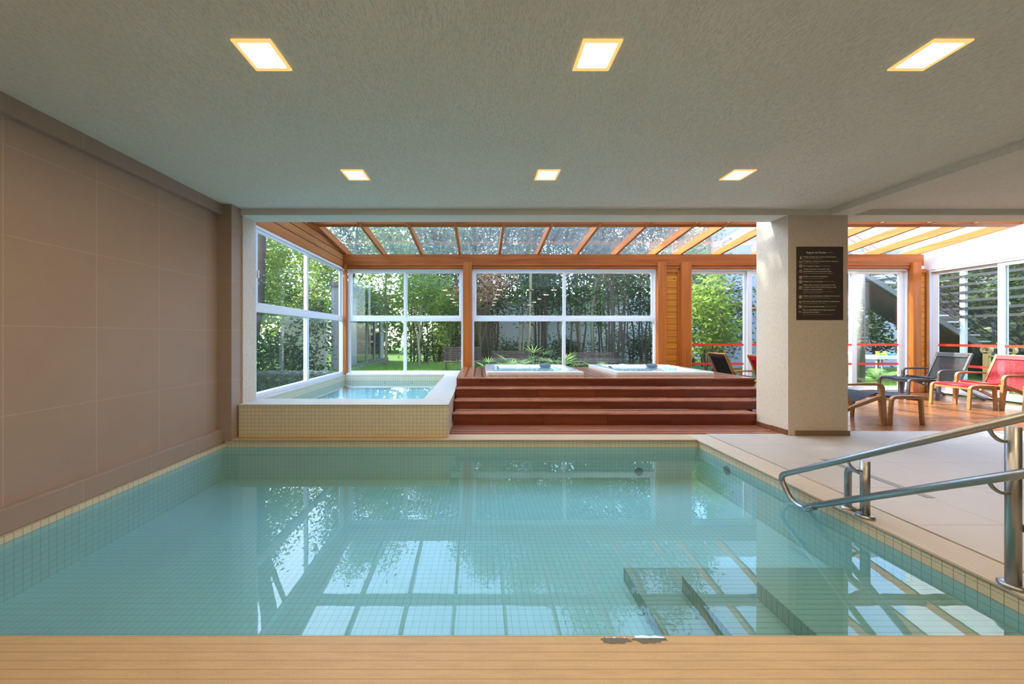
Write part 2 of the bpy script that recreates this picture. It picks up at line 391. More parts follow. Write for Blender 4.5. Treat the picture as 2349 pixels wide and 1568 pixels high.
# floors (tile field round the pool)
PX0, PX1, PY0, PY1 = -3.134, 2.66, 1.456, 4.22
ZW = -.108; ZF = -.50; ZC = -.006
m = MB(); m.box(2.905, 10.3, -4.0, 4.566, -.12, 0); m.box(-3.3, 2.905, -4.0, 1.09, -.12, 0)
struct(m.build('floor', 'floor'))
m = MB(); m.box(-4.2, 10.4, 7.705, 7.9, -.2, .03); m.box(4.69, 9.55, 7.605, 7.705, -.2, .025)
struct(m.build('trim_4', 'concrete'), 'concrete sill under the garden windows')
struct(bx('floor_terrace', 'deck_floor', 3.9, 9.98, 4.872, 7.60, -.12, -.001))
bpy.data.objects['floor_terrace'].data.materials[0] = M['deck_floor']
m = MB(); m.box(4.60, 9.98, 4.566, 4.872, -.12, -.001)
struct(m.build('floor_terrace_edge', 'deck_floor'))

# ---------------------------------------------------------------- the swimming pool
pool = empty('swimming_pool', (0, 2.8, 0), label='large indoor swimming pool filled with turquoise water', cat='swimming pool')
def P(name, mat, boxes, parent=pool, bevel=0.):
    m = MB()
    for b in boxes: m.box(b[0], b[1], b[2]-2.8, b[3]-2.8, b[4], b[5])
    return m.build(name, mat, parent, bevel)
P('basin', 'pool_in', [(PX0-.08, PX0, PY0-.1, PY1+.1, ZF-.1, ZW), (PX1, PX1+.1, PY0-.1, PY1+.1, ZF-.1, ZW),
   (PX0, PX1, PY1, PY1+.1, ZF-.1, ZW), (PX0, PX1, PY0-.1, PY0, ZF-.1, ZW), (PX0-.08, PX1+.1, PY0-.1, PY1+.1, ZF-.2, ZF)])
P('waterline_tiles', 'mosaic', [(PX0-.08, PX0, PY0-.1, PY1+.1, ZW, -.057), (PX1, PX1+.1, PY0-.1, PY1+.1, ZW, -.03),
   (PX0, PX1, PY1, PY1+.1, ZW, -.03), (PX0, PX1, PY0-.1, PY0, ZW, -.03)])
P('coping', 'coping_x', [(PX0-.01, 2.905, PY0-.37, PY0+.004, -.03, ZC)], bevel=.006)
P('coping', 'coping_x', [(-3.134, 2.66, PY1-.012, 4.44, -.03, ZC)], bevel=.006)
P('coping', 'coping_y', [(PX1-.012, 2.905, PY0+.004, 4.44, -.03, ZC)], bevel=.006)
st = [((1.652, 2.056), -.205, -.305), ((1.317, 2.248), -.305, -.405), ((1.03, 2.477), -.405, ZF)]
for (sx, sy), zt, zb in st:
    P('step', 'pool_step', [(sx, PX1, PY0, sy, zb, zt)])
m = MB(); nx, ny = 60, 30
vs = [(PX0+(PX1-PX0)*i/nx, PY0+(PY1-PY0)*j/ny-2.8, ZW) for j in range(ny+1) for i in range(nx+1)]
m.add(vs, [(j*(nx+1)+i, j*(nx+1)+i+1, (j+1)*(nx+1)+i+1, (j+1)*(nx+1)+i) for j in range(ny) for i in range(nx)], 0, True)
m.build('water', 'water', pool)
def disc(name, mat, c, axis, r, parent, th=.012):
    a = Vector({'x': (1, 0, 0), 'y': (0, 1, 0), 'z': (0, 0, 1)}[axis]); c = Vector(c)
    return MB().tube([c-a*th, c, c+a*.001], [r, r, r*.5], 20).build(name, mat, parent)
disc('inlet', 'jet', (PX1-.001, 3.71-2.8, -.186), 'x', .045, pool, .01)
disc('inlet', 'jet', (1.94, PY1-.001-2.8, -.40), 'y', .05, pool, .01)

# ---------------------------------------------------------------- raised pool in the glazed corner
rp = empty('raised_pool', (-1.7, 6, 0), label='small raised pool clad in cream mosaic beside the wooden steps', cat='raised pool')
def Q(name, mat, boxes, bevel=0.):
    m = MB()
    for b in boxes: m.box(b[0]+1.7, b[1]+1.7, b[2]-6, b[3]-6, b[4], b[5])
    return m.build(name, mat, rp, bevel)
TZ = .406
Q('outer_wall', 'mosaic', [(-3.018, -.402, 4.298, 4.68, -.004, TZ-.012), (-.775, -.402, 4.68, 7.60, -.1, TZ-.012), (-3.02, -2.975, 4.68, 7.60, -.1, TZ-.012), (-2.975, -.775, 7.58, 7.60, -.1, TZ-.012)])
Q('rim', 'coping_tub', [(-3.018, -.396, 4.290, 4.685, TZ-.012, TZ), (-.777, -.396, 4.685, 7.60, TZ-.012, TZ), (-3.015, -2.970, 4.685, 7.60, TZ-.012, TZ), (-2.97, -.777, 7.575, 7.60, TZ-.012, TZ)], .003)
Q('basin_floor', 'pool_in', [(-2.975, -.775, 4.68, 7.58, .02, .10)])
m = MB(); nx = 20
m.add([(-2.974+1.7, 4.681-6, .285), (-.776+1.7, 4.681-6, .285), (-.776+1.7, 7.579-6, .285), (-2.974+1.7, 7.579-6, .285)], [(0, 1, 2, 3)])
m.build('water', 'tub_water', rp)
for x, z in ((-2.1, .23), (-1.5, .23)): disc('inlet', 'jet', (x+1.7, 7.579-6, z), 'y', .022, rp, .008)

# ---------------------------------------------------------------- wooden steps and spa deck
dk = empty('wooden_deck', (2, 6, 0), label='red brown wooden platform with wide steps around the two hot tubs', cat='deck')
def D(name, mat, boxes, bevel=0.):
    m = MB()
    for b in boxes: m.box(b[0]-2, b[1]-2, b[2]-6, b[3]-6, b[4], b[5])
    return m.build(name, mat, dk, bevel)
Z1, Z2, Z3, Z4 = .167, .302, .443, .575
XL = -.392
D('ground_boards', 'deck_x', [(XL, 3.885, 4.44, 4.88, -.06, .001)])
for k, (y, za, zb) in enumerate(((4.882, 0, Z1), (5.13, Z1, Z2), (5.386, Z2, Z3), (5.627, Z3, Z4))):
    xr = 3.93 if k == 0 else 4.48
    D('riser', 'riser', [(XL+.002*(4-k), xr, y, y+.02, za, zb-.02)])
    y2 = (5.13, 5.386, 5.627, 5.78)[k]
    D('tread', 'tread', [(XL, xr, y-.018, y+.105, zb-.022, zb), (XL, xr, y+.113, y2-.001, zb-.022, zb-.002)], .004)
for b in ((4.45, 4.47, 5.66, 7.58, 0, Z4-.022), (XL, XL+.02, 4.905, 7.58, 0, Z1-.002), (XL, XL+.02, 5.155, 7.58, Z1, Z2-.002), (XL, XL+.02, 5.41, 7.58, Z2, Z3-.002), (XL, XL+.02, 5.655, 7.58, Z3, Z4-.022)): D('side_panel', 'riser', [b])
TUBS = ((.10, 1.79), (2.34, 4.04)); TY0, TY1 = 5.92, 7.50
D('deck_top', 'deck_y', [(XL, 4.48, 5.78, TY0+.05, Z4-.022, Z4-.001), (XL, TUBS[0][0]+.05, TY0+.05, 7.60, Z4-.022, Z4-.001),
  (TUBS[0][1]-.05, TUBS[1][0]+.05, TY0+.05, 7.60, Z4-.022, Z4-.001), (TUBS[1][1]-.05, 4.48, TY0+.05, 7.60, Z4-.022, Z4-.001),
  (TUBS[0][0]+.05, TUBS[0][1]-.05, TY1-.05, 7.60, Z4-.022, Z4-.001), (TUBS[1][0]+.05, TUBS[1][1]-.05, TY1-.05, 7.60, Z4-.022, Z4-.001)])

def rrect(x0, x1, y0, y1, r, n=6):
    out = []
    for cx, cy_, a0 in ((x1-r, y1-r, 0), (x0+r, y1-r, 90), (x0+r, y0+r, 180), (x1-r, y0+r, 270)):
        for k in range(n+1):
            a = R(a0+90*k/n); out.append((cx+r*math.cos(a), cy_+r*math.sin(a)))
    return out
def hot_tub(x0, x1, label):
    cx, cy_ = (x0+x1)/2, (TY0+TY1)/2; w, h = (x1-x0)/2, (TY1-TY0)/2; zb = Z4
    t = empty('hot_tub', (cx, cy_, zb), label=label, cat='hot tub', group='white hot tubs set into the wooden deck')
    rings = [(w, h, .05, 0.), (w, h, .05, .0505), (w-.006, h-.006, .05, .064), (w-.02, h-.02, .05, .070), (w-.17, h-.15, .12, .070),
             (w-.19, h-.17, .14, .062), (w-.24, h-.22, .16, .0), (w-.30, h-.28, .2, -.14), (w-.62, h-.56, .12, -.18), (w-.66, h-.60, .1, -.42)]
    vs = []; n = None
    for a, b, r, z in rings:
        q = rrect(-a, a, -b, b, r, 8); n = len(q); vs += [(x, y, z) for x, y in q]
    fs = [(i*n+k, i*n+(k+1) % n, (i+1)*n+(k+1) % n, (i+1)*n+k) for i in range(2, len(rings)-1) for k in range(n)]
    m = MB(); m.add(vs, fs+[tuple((len(rings)-1)*n+k for k in range(n))], 0, True); m.build('shell', 'acrylic', t)
    m = MB(); m.add(vs[:3*n], [(i*n+k, i*n+(k+1) % n, (i+1)*n+(k+1) % n, (i+1)*n+k) for i in range(2) for k in range(n)], 0, True)
    tag(m.build('rim_skirt', 'skirt', t), 'beige rim edge')
    q = rrect(-(w-.215), w-.215, -(h-.195), h-.195, .15, 8)
    m = MB(); m.add([(x, y, .030) for x, y in q], [tuple(range(len(q)))]); m.build('water', 'spa_water', t)
    for px, py, s, tilt in ((-w+.235, .12, .085, 0), (w-.42, h-.225, .125, 1)):
        # padded oval headrests leaning on the basin wall
        m = MB(); N = 20; K = 6; vs = []
        for i in range(K+1):
            ph = math.pi/2*i/K
            for k in range(N):
                a = 2*math.pi*k/N; vs.append((s*math.cos(ph)*math.cos(a), -.028*math.sin(ph), .42*s*math.cos(ph)*math.sin(a)))
        fs = [(i*N+k, i*N+(k+1) % N, (i+1)*N+(k+1) % N, (i+1)*N+k) for i in range(K) for k in range(N)]
        m.add(vs, fs, 0, True); o = m.build('headrest', 'pillow', t)
        o.location = (px, py, .058)
        o.rotation_euler = (R(-38), 0, 0 if py > 0 and tilt else (R(180) if tilt else R(90)))
    m = MB(); m.lathe([(0, .086), (.03, .086), (.036, .078), (.04, .070)], 18, 0, (-.12, h-.08, 0)); m.build('control_knob', 'jet', t)
    m = MB(); m.box(-.19, -.05, h-.125, h-.035, .068, .076); m.build('control_panel', 'acrylic', t, .003)
    # moulded arm-rest ridge with cup recesses on the right side
    for k in range(3):
        o = MB().tube([(-.09, 0, 0), (-.04, 0, .006), (.04, 0, .006), (.09, 0, 0)], [.012, .034, .034, .012], 12).build('moulded_ridge', 'acrylic', t)
        o.location = (w-.20, h-.42-.16*k, .052)
    for jx, jy in ((-.3, h-.232), (.1, h-.232), (-w+.235, -.2), (w-.235, -.3)):
        o = MB().lathe([(0, .006), (.012, .006), (.02, 0)], 12).build('jet', 'jet', t); o.location = (jx, jy, .045)
    return t
hot_tub(*TUBS[0], 'square white hot tub nearest the raised pool')
hot_tub(*TUBS[1], 'square white hot tub nearest the pillar')

# ---------------------------------------------------------------- glazing
def frame_boxes(m, u0, u1, z0, z1, t, a0, a1, ax):
    """four bars of a rectangular frame; ax 'y': frame in the xz plane, ax 'x': in the yz plane"""
    for (p, q, r_, s_) in ((u0, u1, z0, z0+t), (u0, u1, z1-t, z1), (u0, u0+t, z0+t, z1-t), (u1-t, u1, z0+t, z1-t)):
        if ax == 'y': m.box(p, q, a0, a1, r_, s_)
        else: m.box(a0, a1, p, q, r_, s_)
def bar(m, u0, u1, z0, z1, a0, a1, ax):
    if ax == 'y': m.box(u0, u1, a0, a1, z0, z1)
    else: m.box(a0, a1, u0, u1, z0, z1)
def window(name, u0, u1, z0, z1, mid, zt, a, ax, sgn):
    """four light window: fixed lower lights, upper opening sash; a is the plane of the inner face, sgn outward"""
    w = empty(name, kind='structure'); A = lambda p, q: (min(a+sgn*p, a+sgn*q), max(a+sgn*p, a+sgn*q))
    m = MB(); frame_boxes(m, u0, u1, z0, z1, .045, *A(0, .09), ax); bar(m, u0+.045, u1-.045, zt-.045, zt+.035, *A(.005, .085), ax)
    bar(m, mid-.035, mid+.035, z0+.045, zt-.045, *A(.01, .08), ax); bar(m, mid-.025, mid+.03, zt+.035, z1-.045, *A(.02, .08), ax)
    m.build('window_frame', 'white', w, .006)
    for k, (p, q, dpt) in enumerate(((u0+.045, mid+.02, .015), (mid-.0, u1-.045, .045))):
        m = MB(); frame_boxes(m, p, q, zt+.035, z1-.045, .05, *A(dpt, dpt+.028), ax); m.build('sash', 'white', w, .004)
        m = MB(); bar(m, p+.045, q-.045, zt+.08, z1-.09, *A(dpt+.011, dpt+.017), ax); m.build('pane', 'glass', w)
    for p, q in ((u0+.045, mid-.035), (mid+.035, u1-.045)):
        m = MB(); bar(m, p, q, z0+.045, zt-.045, *A(.04, .046), ax); m.build('pane', 'glass', w)
    m = MB(); bar(m, u0+.055, u0+.075, zt+.42, zt+.52, *A(-.02, .016), ax); m.build('handle', 'white', w, .004)
    return w
window('window_1', YB1, 7.66, .43, 2.77, 6.10, 1.63, -3.04, 'x', -1)
window('window_2', -2.963, -.385, .43, 2.755, -1.69, 1.63, YD, 'y', 1)
window('window_3', -.185, 3.935, .43, 2.755, 1.875, 1.63, YD, 'y', 1)
# sliding garden doors on the back wall
dr = empty('door_1', kind='structure')
m = MB(); frame_boxes(m, 4.69, 9.57, .03, 2.755, .04, YD, YD+.10, 'y'); m.build('door_frame', 'white', dr, .005)
for k, (p, q) in enumerate(((4.73, 6.04), (5.98, 7.22), (7.16, 8.44), (8.32, 9.53))):
    dp = YD+(.02 if k in (1, 2) else .055)
    l = MB(); t0 = .035 if k == 0 else .11
    wl = .025 if k == 0 else .11
    for b in ((p, p+wl, .075, 2.714), (q-.11, q, .075, 2.714), (p+wl, q-.11, .075, .13), (p+wl, q-.11, 2.655, 2.714)):
        l.box(b[0], b[1], dp, dp+.03, b[2], b[3])
    lf = l.build('door_leaf', 'white', dr, .004)
    bx('pane', 'glass', p+.02, q-.10, dp+.012, dp+.018, .12, 2.66, lf)
    for z in (1.036, .607): bx('red_stripe', 'red_tape', p+.022, q-.108, dp+.008, dp+.011, z, z+.049, lf)
# right glazed wall
dr = empty('door_2', kind='structure')
m = MB(); frame_boxes(m, 4.634, 7.69, .03, 2.72, .05, XR, XR+.10, 'x'); m.build('door_frame', 'white', dr, .005)
for p, q in ((4.68, 6.66), (6.56, 7.645)):
    l = MB(); dp = XR+(.02 if p < 5 else .06)
    for b in ((p, p+.09, .082, 2.668), (q-.09, q, .082, 2.668), (p+.09, q-.09, .082, .16), (p+.09, q-.09, 2.60, 2.668)): l.box(dp, dp+.03, b[0], b[1], b[2], b[3])
    lf = l.build('door_leaf', 'white', dr, .004)
    bx('pane', 'glass', dp+.012, dp+.018, p+.08, q-.08, .12, 2.63, lf)
    for z in (1.036, .607): bx('red_stripe', 'red_tape', dp+.008, dp+.011, p+.085, q-.085, z, z+.049, lf)
m = MB(); m.box(XR-.01, 10.25, YB1, 8.1, 2.72, 3.02); m.box(XR+.02, 10.25, YB1, 8.1, 3.02, 7.5)
struct(m.build('wall_right', 'white_wall'))
# sills, corner and gable boards
struct(bx('wall_left_sill', 'white_wall', -3.20, -3.022, YB1, 7.70, -.1, .43))
struct(bx('wall_far_sill', 'white_wall', -3.2, 4.68, YD+.001, YD+.10, .05, .43))
struct(bx('trim_8', 'white', -2.96, -.388, 7.604, YD+.001, .395, .43), 'white window ledge over the raised pool')
RS = .135; RZ = 3.07
def roofz(y): return RZ+RS*(7.7-y)
m = MB(); m.prism([(YB1, 2.80), (7.78, 2.80), (7.78, roofz(7.78)+.13), (YB1, roofz(YB1)+.13)], -3.12, -3.045, 'yz')
struct(m.build('wall_left_gable', 'siding_y'))
struct(bx('trim_5', 'rafter', -3.10, -3.035, YB1, 7.66, 2.765, 2.805), 'wooden rail under the gable boards')

# timber back wall
struct(bx('trim_6', 'beam', -3.04, 9.84, 7.64, 7.80, 2.82, 3.07), 'wide wooden beam over the garden windows')
struct(bx('trim_7', 'beam', -3.0, 9.80, 7.655, 7.80, 2.755, 2.818), 'narrow wooden rail over the garden windows')
def post(x0, x1, label, z0=0., z1=2.885, y0=7.60):
    o = MB().box(-(x1-x0)/2, (x1-x0)/2, 0, .099, z0, z1).build('wooden_post', 'post', None, .004, ((x0+x1)/2, y0, 0))
    return tag(o, label, 'post', 'wooden posts along the garden windows')
post(-3.015, -2.965, 'narrow wooden corner post where the two glazed walls meet', .41, 2.84)
post(-.383, -.19, 'wooden post beside the raised pool between two windows', .0)
post(3.925, 4.11, 'wooden post left of the knotty plank panel near the pillar')
post(4.44, 4.665, 'wooden post right of the knotty plank panel near the pillar')
post(9.555, 9.74, 'wooden post in the far right corner behind the grey chair')
for x0, x1, lb in ((4.11, 4.44, 'knotty orange plank panel between two wooden posts'), (9.74, 9.975, 'narrow plank panel in the far right corner beside the glazed wall')):
    w = empty('plank_panel', ((x0+x1)/2, 7.66, 0), label=lb, cat='panel', group='plank panels on the far wall')
    hw = (x1-x0)/2
    MB().box(-hw, hw, .03, .08, 0, 2.75).build('planks', 'siding_x', w)
    MB().box(hw-.05, hw, .0, .03, 0, 2.72).box(-hw, hw-.05, 0, .03, 2.67, 2.75).build('edge_batten', 'post', w, .003)

# glass roof on rafters
rf = empty('pergola_roof', (0, 6.2, 3.2), label='sloping glass roof on wooden rafters over the deck and terrace', cat='roof')
RX = [-2.99, -2.183, -1.316, -.458, .425, 1.296, 2.168, 3.04, 3.905, 4.47, 5.36, 6.30, 7.22, 8.06, 8.90, 9.77]
def slope_box(m, x0, x1, y0, y1, b, t):
    m.prism([(y0, roofz(y0+6.2)+b-3.2), (y1, roofz(y1+6.2)+b-3.2), (y1, roofz(y1+6.2)+t-3.2), (y0, roofz(y0+6.2)+t-3.2)], x0, x1, 'yz')
for x in RX:
    m = MB(); slope_box(m, x-.026, x+.026, YB1+.005-6.2, 1.75, 0, .14); m.build('rafter', 'rafter', rf, .003)
for i in range(len(RX)-1):
    m = MB(); slope_box(m, RX[i]+.026, RX[i+1]-.026, .0, .12, -.002, .11); m.build('purlin', 'beam', rf)
    m = MB(); slope_box(m, RX[i]+.001, RX[i+1]-.001, YB1+.005-6.2, 1.85, .143, .151); m.build('roof_pane', 'roof_glass', rf)
m = MB(); m.box(-3.04, 9.9, YB1+.002-6.2, YB1+.042-6.2, roofz(YB1)-3.2-.10, roofz(YB1)-3.2); m.build('ledger', 'beam', rf)

# ---------------------------------------------------------------- ceiling lamps
def lamp(x, y, label, g):
    t = empty('ceiling_light', (x, y, CEIL), label=label, cat='ceiling light', group=g)
    h = .109; i = .089
    m = MB()
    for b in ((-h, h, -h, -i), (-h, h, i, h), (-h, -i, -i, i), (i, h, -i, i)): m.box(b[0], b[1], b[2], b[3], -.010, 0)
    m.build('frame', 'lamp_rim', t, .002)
    q = rrect(-i, i, -i, i, .012, 4)
    m = MB(); m.prism(q, -.006, -.001, 'xy'); m.build('diffuser', 'lamp_on', t)
g = 'square recessed ceiling lights'
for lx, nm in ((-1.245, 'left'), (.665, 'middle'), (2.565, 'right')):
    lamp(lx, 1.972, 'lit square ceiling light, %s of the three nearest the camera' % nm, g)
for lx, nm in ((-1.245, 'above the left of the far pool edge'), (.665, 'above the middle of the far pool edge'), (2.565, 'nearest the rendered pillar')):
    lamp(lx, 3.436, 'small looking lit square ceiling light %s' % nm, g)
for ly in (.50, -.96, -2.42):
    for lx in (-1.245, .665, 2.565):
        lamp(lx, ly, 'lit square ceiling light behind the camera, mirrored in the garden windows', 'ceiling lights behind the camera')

# ---------------------------------------------------------------- handrail
hr = empty('pool_handrail', (2.69, 2.41, 0), label='double brushed steel handrail leading down into the pool', cat='handrail')
o0 = Vector((2.69, 2.41, 0))
def W(*p): return [Vector(q)-o0 for q in p]
RXX = 2.58; sl_ = .612
def up(y): return .396-sl_*(y-2.42)
def lo(y): return .105-.64*(y-2.42)
# upper rail with the loop that dips into the water to meet the lower rail
path = fillet(W((RXX, .9, up(.9)), (RXX, 2.97, up(2.97)), (RXX, 2.87, -.10), (RXX, 2.74, -.125), (RXX, 2.66, lo(2.66)-.01)), .07, 8)
MB().tube(path, .0215, 16).build('rail', 'steel', hr)
MB().tube(W((RXX, .9, lo(.9)), (RXX, 2.0, lo(2.0)), (RXX, 2.735, lo(2.735))), .0215, 16).build('rail', 'steel', hr)
for y, zt in ((2.41, .388), (1.74, .804)):
    po = MB().tube(W((2.692, y, .0), (2.692, y, zt)), .0255, 20).build('post', 'steel', hr)
    MB().lathe([(0, .014), (.03, .014), (.044, .012), (.05, .006), (.05, -.006)], 28, 0, (2.692-2.69, y-2.41, 0)).build('flange', 'steel', po)
    for f_, dz in ((up, -.085), (lo, -.075)):
        zr = f_(y)
        if f_ is lo and y > 2: dz = -.07
        p = W((2.672, y, zr+dz), (2.63, y+.003, zr+dz), (RXX+.012, y+.006, zr+dz*.6), (RXX, y+.01, zr-.012))
        MB().tube(fillet(p, .05, 6), .0085, 10).build('bracket', 'steel', hr)
p = W((2.70, 2.53, 0), (2.70, 2.53, .298), (2.692, 2.42, .298))
sb = MB().tube(fillet(p, .06, 8), .0205, 16).build('side_brace', 'steel', hr)
MB().lathe([(0, .012), (.03, .012), (.04, .010), (.045, -.006)], 24, 0, (.01, .12, 0)).build('flange', 'steel', sb)
MB().tube(W((2.715, 1.74, .295), (2.78, 1.66, .295), (2.78, 1.3, .295)), .0205, 16).build('side_brace', 'steel', hr)

# drain channel
dt = tag(MB().box(-.035, .035, -.42, .42, 0, .003).build('floor_drain', 'drain', None, 0, (3.505, 3.10, 0)), 'narrow grey drain grate in the beige floor beside the handrail', 'drain')
# wet puddle on the near coping
for cx, cy_, a, b, lb, sd in ((.565, 1.432, .062, .016, 'left of two thin water puddles on the near pool edge', 3), (.70, 1.436, .072, .018, 'right of two thin water puddles on the near pool edge', 5)):
    rr = random.Random(sd); q = []
    for k in range(28):
        an = 2*math.pi*k/28; w = 1+rr.uniform(-.22, .22); q.append((a*w*math.cos(an), b*w*math.sin(an)))
    tag(MB().prism(q, 0, .0012, 'xy').build('puddle', 'puddle', None, 0, (cx, cy_, ZC+.0003)), lb, 'puddle', 'puddles on the near pool edge')

# ---------------------------------------------------------------- rules sign
sg = empty('pool_rules_sign', (4.298, YB0, 1.925), label='dark brown pool rules sign with cream lettering on the pillar', cat='sign')
SW, SH = .588, .928
sbd = MB().box(-SW/2, SW/2, -.007, 0, -SH/2, SH/2).build('board', 'sign', sg, .001)
K = SW/833.
def text_mesh(txt, x0, x1, yc, h, bold=0.):
    """lettering in zoomed-photo units: left, right, centre height and capital height"""
    cu = bpy.data.curves.new('t', 'FONT'); cu.body = txt; cu.size = 1; cu.offset = bold; cu.resolution_u = 2; cu.fill_mode = 'FRONT'
    ob = bpy.data.objects.new('t', cu); COL.objects.link(ob); dg = bpy.context.evaluated_depsgraph_get()
    me = bpy.data.meshes.new_from_object(ob.evaluated_get(dg)); bpy.data.objects.remove(ob); bpy.data.curves.remove(cu)
    n = len(me.vertices); a = np.empty(n*3); me.vertices.foreach_get('co', a); a = a.reshape(-1, 3)
    fx = (x1-x0)*K/(a[:, 0].max()-a[:, 0].min()); fz = h*K/.70
    vs = [((x0-195)*K-SW/2+(v[0]-a[:, 0].min())*fx, -.0078, SH/2-(yc-135)*K+(v[1]-.34)*fz) for v in a]
    fs = [tuple(p.vertices) for p in me.polygons]; bpy.data.meshes.remove(me); return vs, fs
m = MB(); m.add(*text_mesh('Regras da Piscina', 370, 720, 240, 34, .012)); m.build('title_lettering', 'sign_text', sbd)
BIG = [('Proibido circulação após o horário de funcionamento', 312, 905, 318), ('É obrigatória a utilização de trajes de banho adequados', 312, 932, 396),
 ('Não mergulhe de cabeça', 312, 592, 482), ('Crianças menores de 12 anos devem estar', 312, 785, 537), ('acompanhadas por seus responsáveis legais', 312, 815, 577),
 ('Proibido o uso de óleos e bronzeadores', 312, 752, 669), ('Proibido correr, risco de queda', 305, 660, 760),
 ('Vedado utilizar produtos de vidro, garrafas de vidro', 305, 888, 820), ('ou qualquer outro produto perfurocortante nas áreas', 305, 905, 860), ('comuns e nas áreas da piscina', 305, 655, 902),
 ('Proibido consumo de alimentos e bebidas dentro da piscina', 305, 972, 1018), ('Não utilize a piscina sob efeito de álcool ou medicamentos', 303, 965, 1116),
 ('Caixas de som não são permitidas', 303, 690, 1208), ('Não nos responsabilizamos por objetos esquecidos', 303, 880, 1268), ('nas áreas de uso coletivo', 303, 595, 1310)]
SML = [('Pool Rules', 742, 848, 241, 12), ('Circulation after opening hours is prohibited', 314, 658, 350, 9), ('Appropriate swimwear is mandatory', 314, 600, 429, 9), ('Do not headlong plunge', 604, 790, 481, 10),
 ('Children under 12 years must be accompanied by their legal guardians', 314, 860, 614, 9), ('The use of oils and suntan lotions is forbidden', 314, 668, 703, 9), ('Do not run, risk of falling', 676, 868, 760, 10),
 ('It is forbidden to use glass products, glass bottles or any other sharp', 306, 845, 940, 9), ('product in common areas and pool areas', 306, 630, 963, 9),
 ('Prohibited consumption of food and beverages inside the pool', 306, 793, 1053, 9), ('Do not use the pool under alcohol or drug influence', 304, 708, 1152, 9), ('Speakers are not allowed', 705, 902, 1207, 10),
 ('We are not responsible for objects forgotten in areas of collective use', 303, 847, 1351, 9)]
for tx, x0, x1, yc in BIG:
    m = MB(); m.add(*text_mesh(tx, x0, x1, yc, 21, .012)); m.build('rule_lettering', 'sign_text', sbd)
for tx, x0, x1, yc, h in SML:
    m = MB(); m.add(*text_mesh(tx, x0, x1, yc, h)); m.build('small_lettering', 'sign_text', sbd)
def ip(x, y): return ((x-195)*K-SW/2, SH/2-(y-135)*K)
def icon(shapes):
    m = MB()
    for s in shapes:
        if s[0] == 'ring':
            _, x, y, r, w = s; c = ip(x, y); N = 28; r *= K; w *= K
            vs = [(c[0]+q*math.cos(2*math.pi*k/N), -.0078, c[1]+q*math.sin(2*math.pi*k/N)) for q in (r, r-w) for k in range(N)]
            m.add(vs, [(k, (k+1) % N, N+(k+1) % N, N+k) for k in range(N)])
        else:
            pts = [Vector((*ip(*p),)) for p in s[2:]]; w = s[1]*K/2
            for a, b in zip(pts[:-1], pts[1:]):
                d = (b-a).normalized(); nn = Vector((-d.y, d.x))*w
                m.add([(q.x, -.0078-.00002, q.y) for q in (a+nn, b+nn, b-nn, a-nn)], [(0, 1, 2, 3)])
    m.build('icon', 'sign_text', sbd)
icon([('ring', 266, 316, 8, 8), ('l', 7, (266, 322), (258, 350)), ('l', 7, (266, 322), (276, 350)), ('l', 5, (248, 352), (288, 352)), ('l', 5, (256, 332), (278, 330))])
icon([('l', 5, (245, 396), (288, 396), (290, 424), (270, 424), (266, 412), (262, 424), (243, 424), (245, 396))])
icon([('ring', 266, 481, 30, 5), ('l', 5, (246, 500), (287, 462)), ('l', 6, (252, 478), (268, 488), (282, 478))])
icon([('ring', 266, 578, 24, 5), ('l', 6, (244, 566), (266, 548), (288, 566)), ('l', 5, (258, 584), (274, 584))])
icon([('ring', 264, 686, 30, 5), ('l', 5, (243, 705), (285, 667)), ('l', 6, (258, 668), (258, 700)), ('l', 6, (270, 678), (276, 702))])
icon([('ring', 262, 765, 30, 5), ('l', 6, (262, 748), (262, 768), (250, 786)), ('l', 6, (262, 768), (276, 784)), ('l', 5, (248, 760), (278, 756))])
icon([('ring', 261, 870, 30, 5), ('l', 5, (241, 889), (282, 851)), ('l', 6, (252, 856), (270, 884))])
icon([('ring', 260, 1035, 30, 5), ('l', 5, (240, 1054), (281, 1016)), ('l', 6, (248, 1040), (262, 1022), (276, 1044), (248, 1046))])
icon([('l', 6, (260, 1150), (240, 1128), (242, 1116), (252, 1114), (260, 1122), (268, 1114), (280, 1118), (280, 1130), (260, 1150))])
icon([('ring', 258, 1211, 30, 5), ('l', 5, (238, 1192), (279, 1230)), ('l', 5, (248, 1206), (256, 1206), (266, 1198), (266, 1224), (256, 1216), (248, 1216), (248, 1206))])
icon([('l', 6, (228, 1296), (244, 1312), (258, 1304), (276, 1296)), ('l', 6, (246, 1300), (262, 1312))])

# ---------------------------------------------------------------- lounge chairs and footstools
def side_outline(kind):
    pass
def thick(pts, w0, w1=None):
    """a bent bar outline from a centre line in the xz plane"""
    pts = [Vector(p) for p in pts]; n = len(pts); L = []; Rr = []
    w1 = w0 if w1 is None else w1
    for i, p in enumerate(pts):
        a = pts[max(0, i-1)]; b = pts[min(n-1, i+1)]; d = (b-a).normalized(); nn = Vector((-d.y, d.x))
        w = (w0+(w1-w0)*i/(n-1))/2; L.append(p+nn*w); Rr.append(p-nn*w)
    return [tuple(q) for q in L]+[tuple(q) for q in reversed(Rr)]
def strip_prism(m, pts, w0, w1, y0, y1):
    """extrude a bent bar as a chain of convex pieces"""
    o = thick(pts, w0, w1); n = len(pts)
    vs = [(p[0], y, p[1]) for y in (y0, y1) for p in o]; N = 2*n
    fs = []
    for i in range(n-1):
        a, b, c, d = i, i+1, N-2-i, N-1-i
        fs += [(a, b, c, d), (d+N, c+N, b+N, a+N), (a, a+N, b+N, b), (d, c, c+N, d+N)]
    fs += [(0, N-1, 2*N-1, N), (n-1, n-1+N, N-n+N, N-n)]
    m.add(vs, fs)
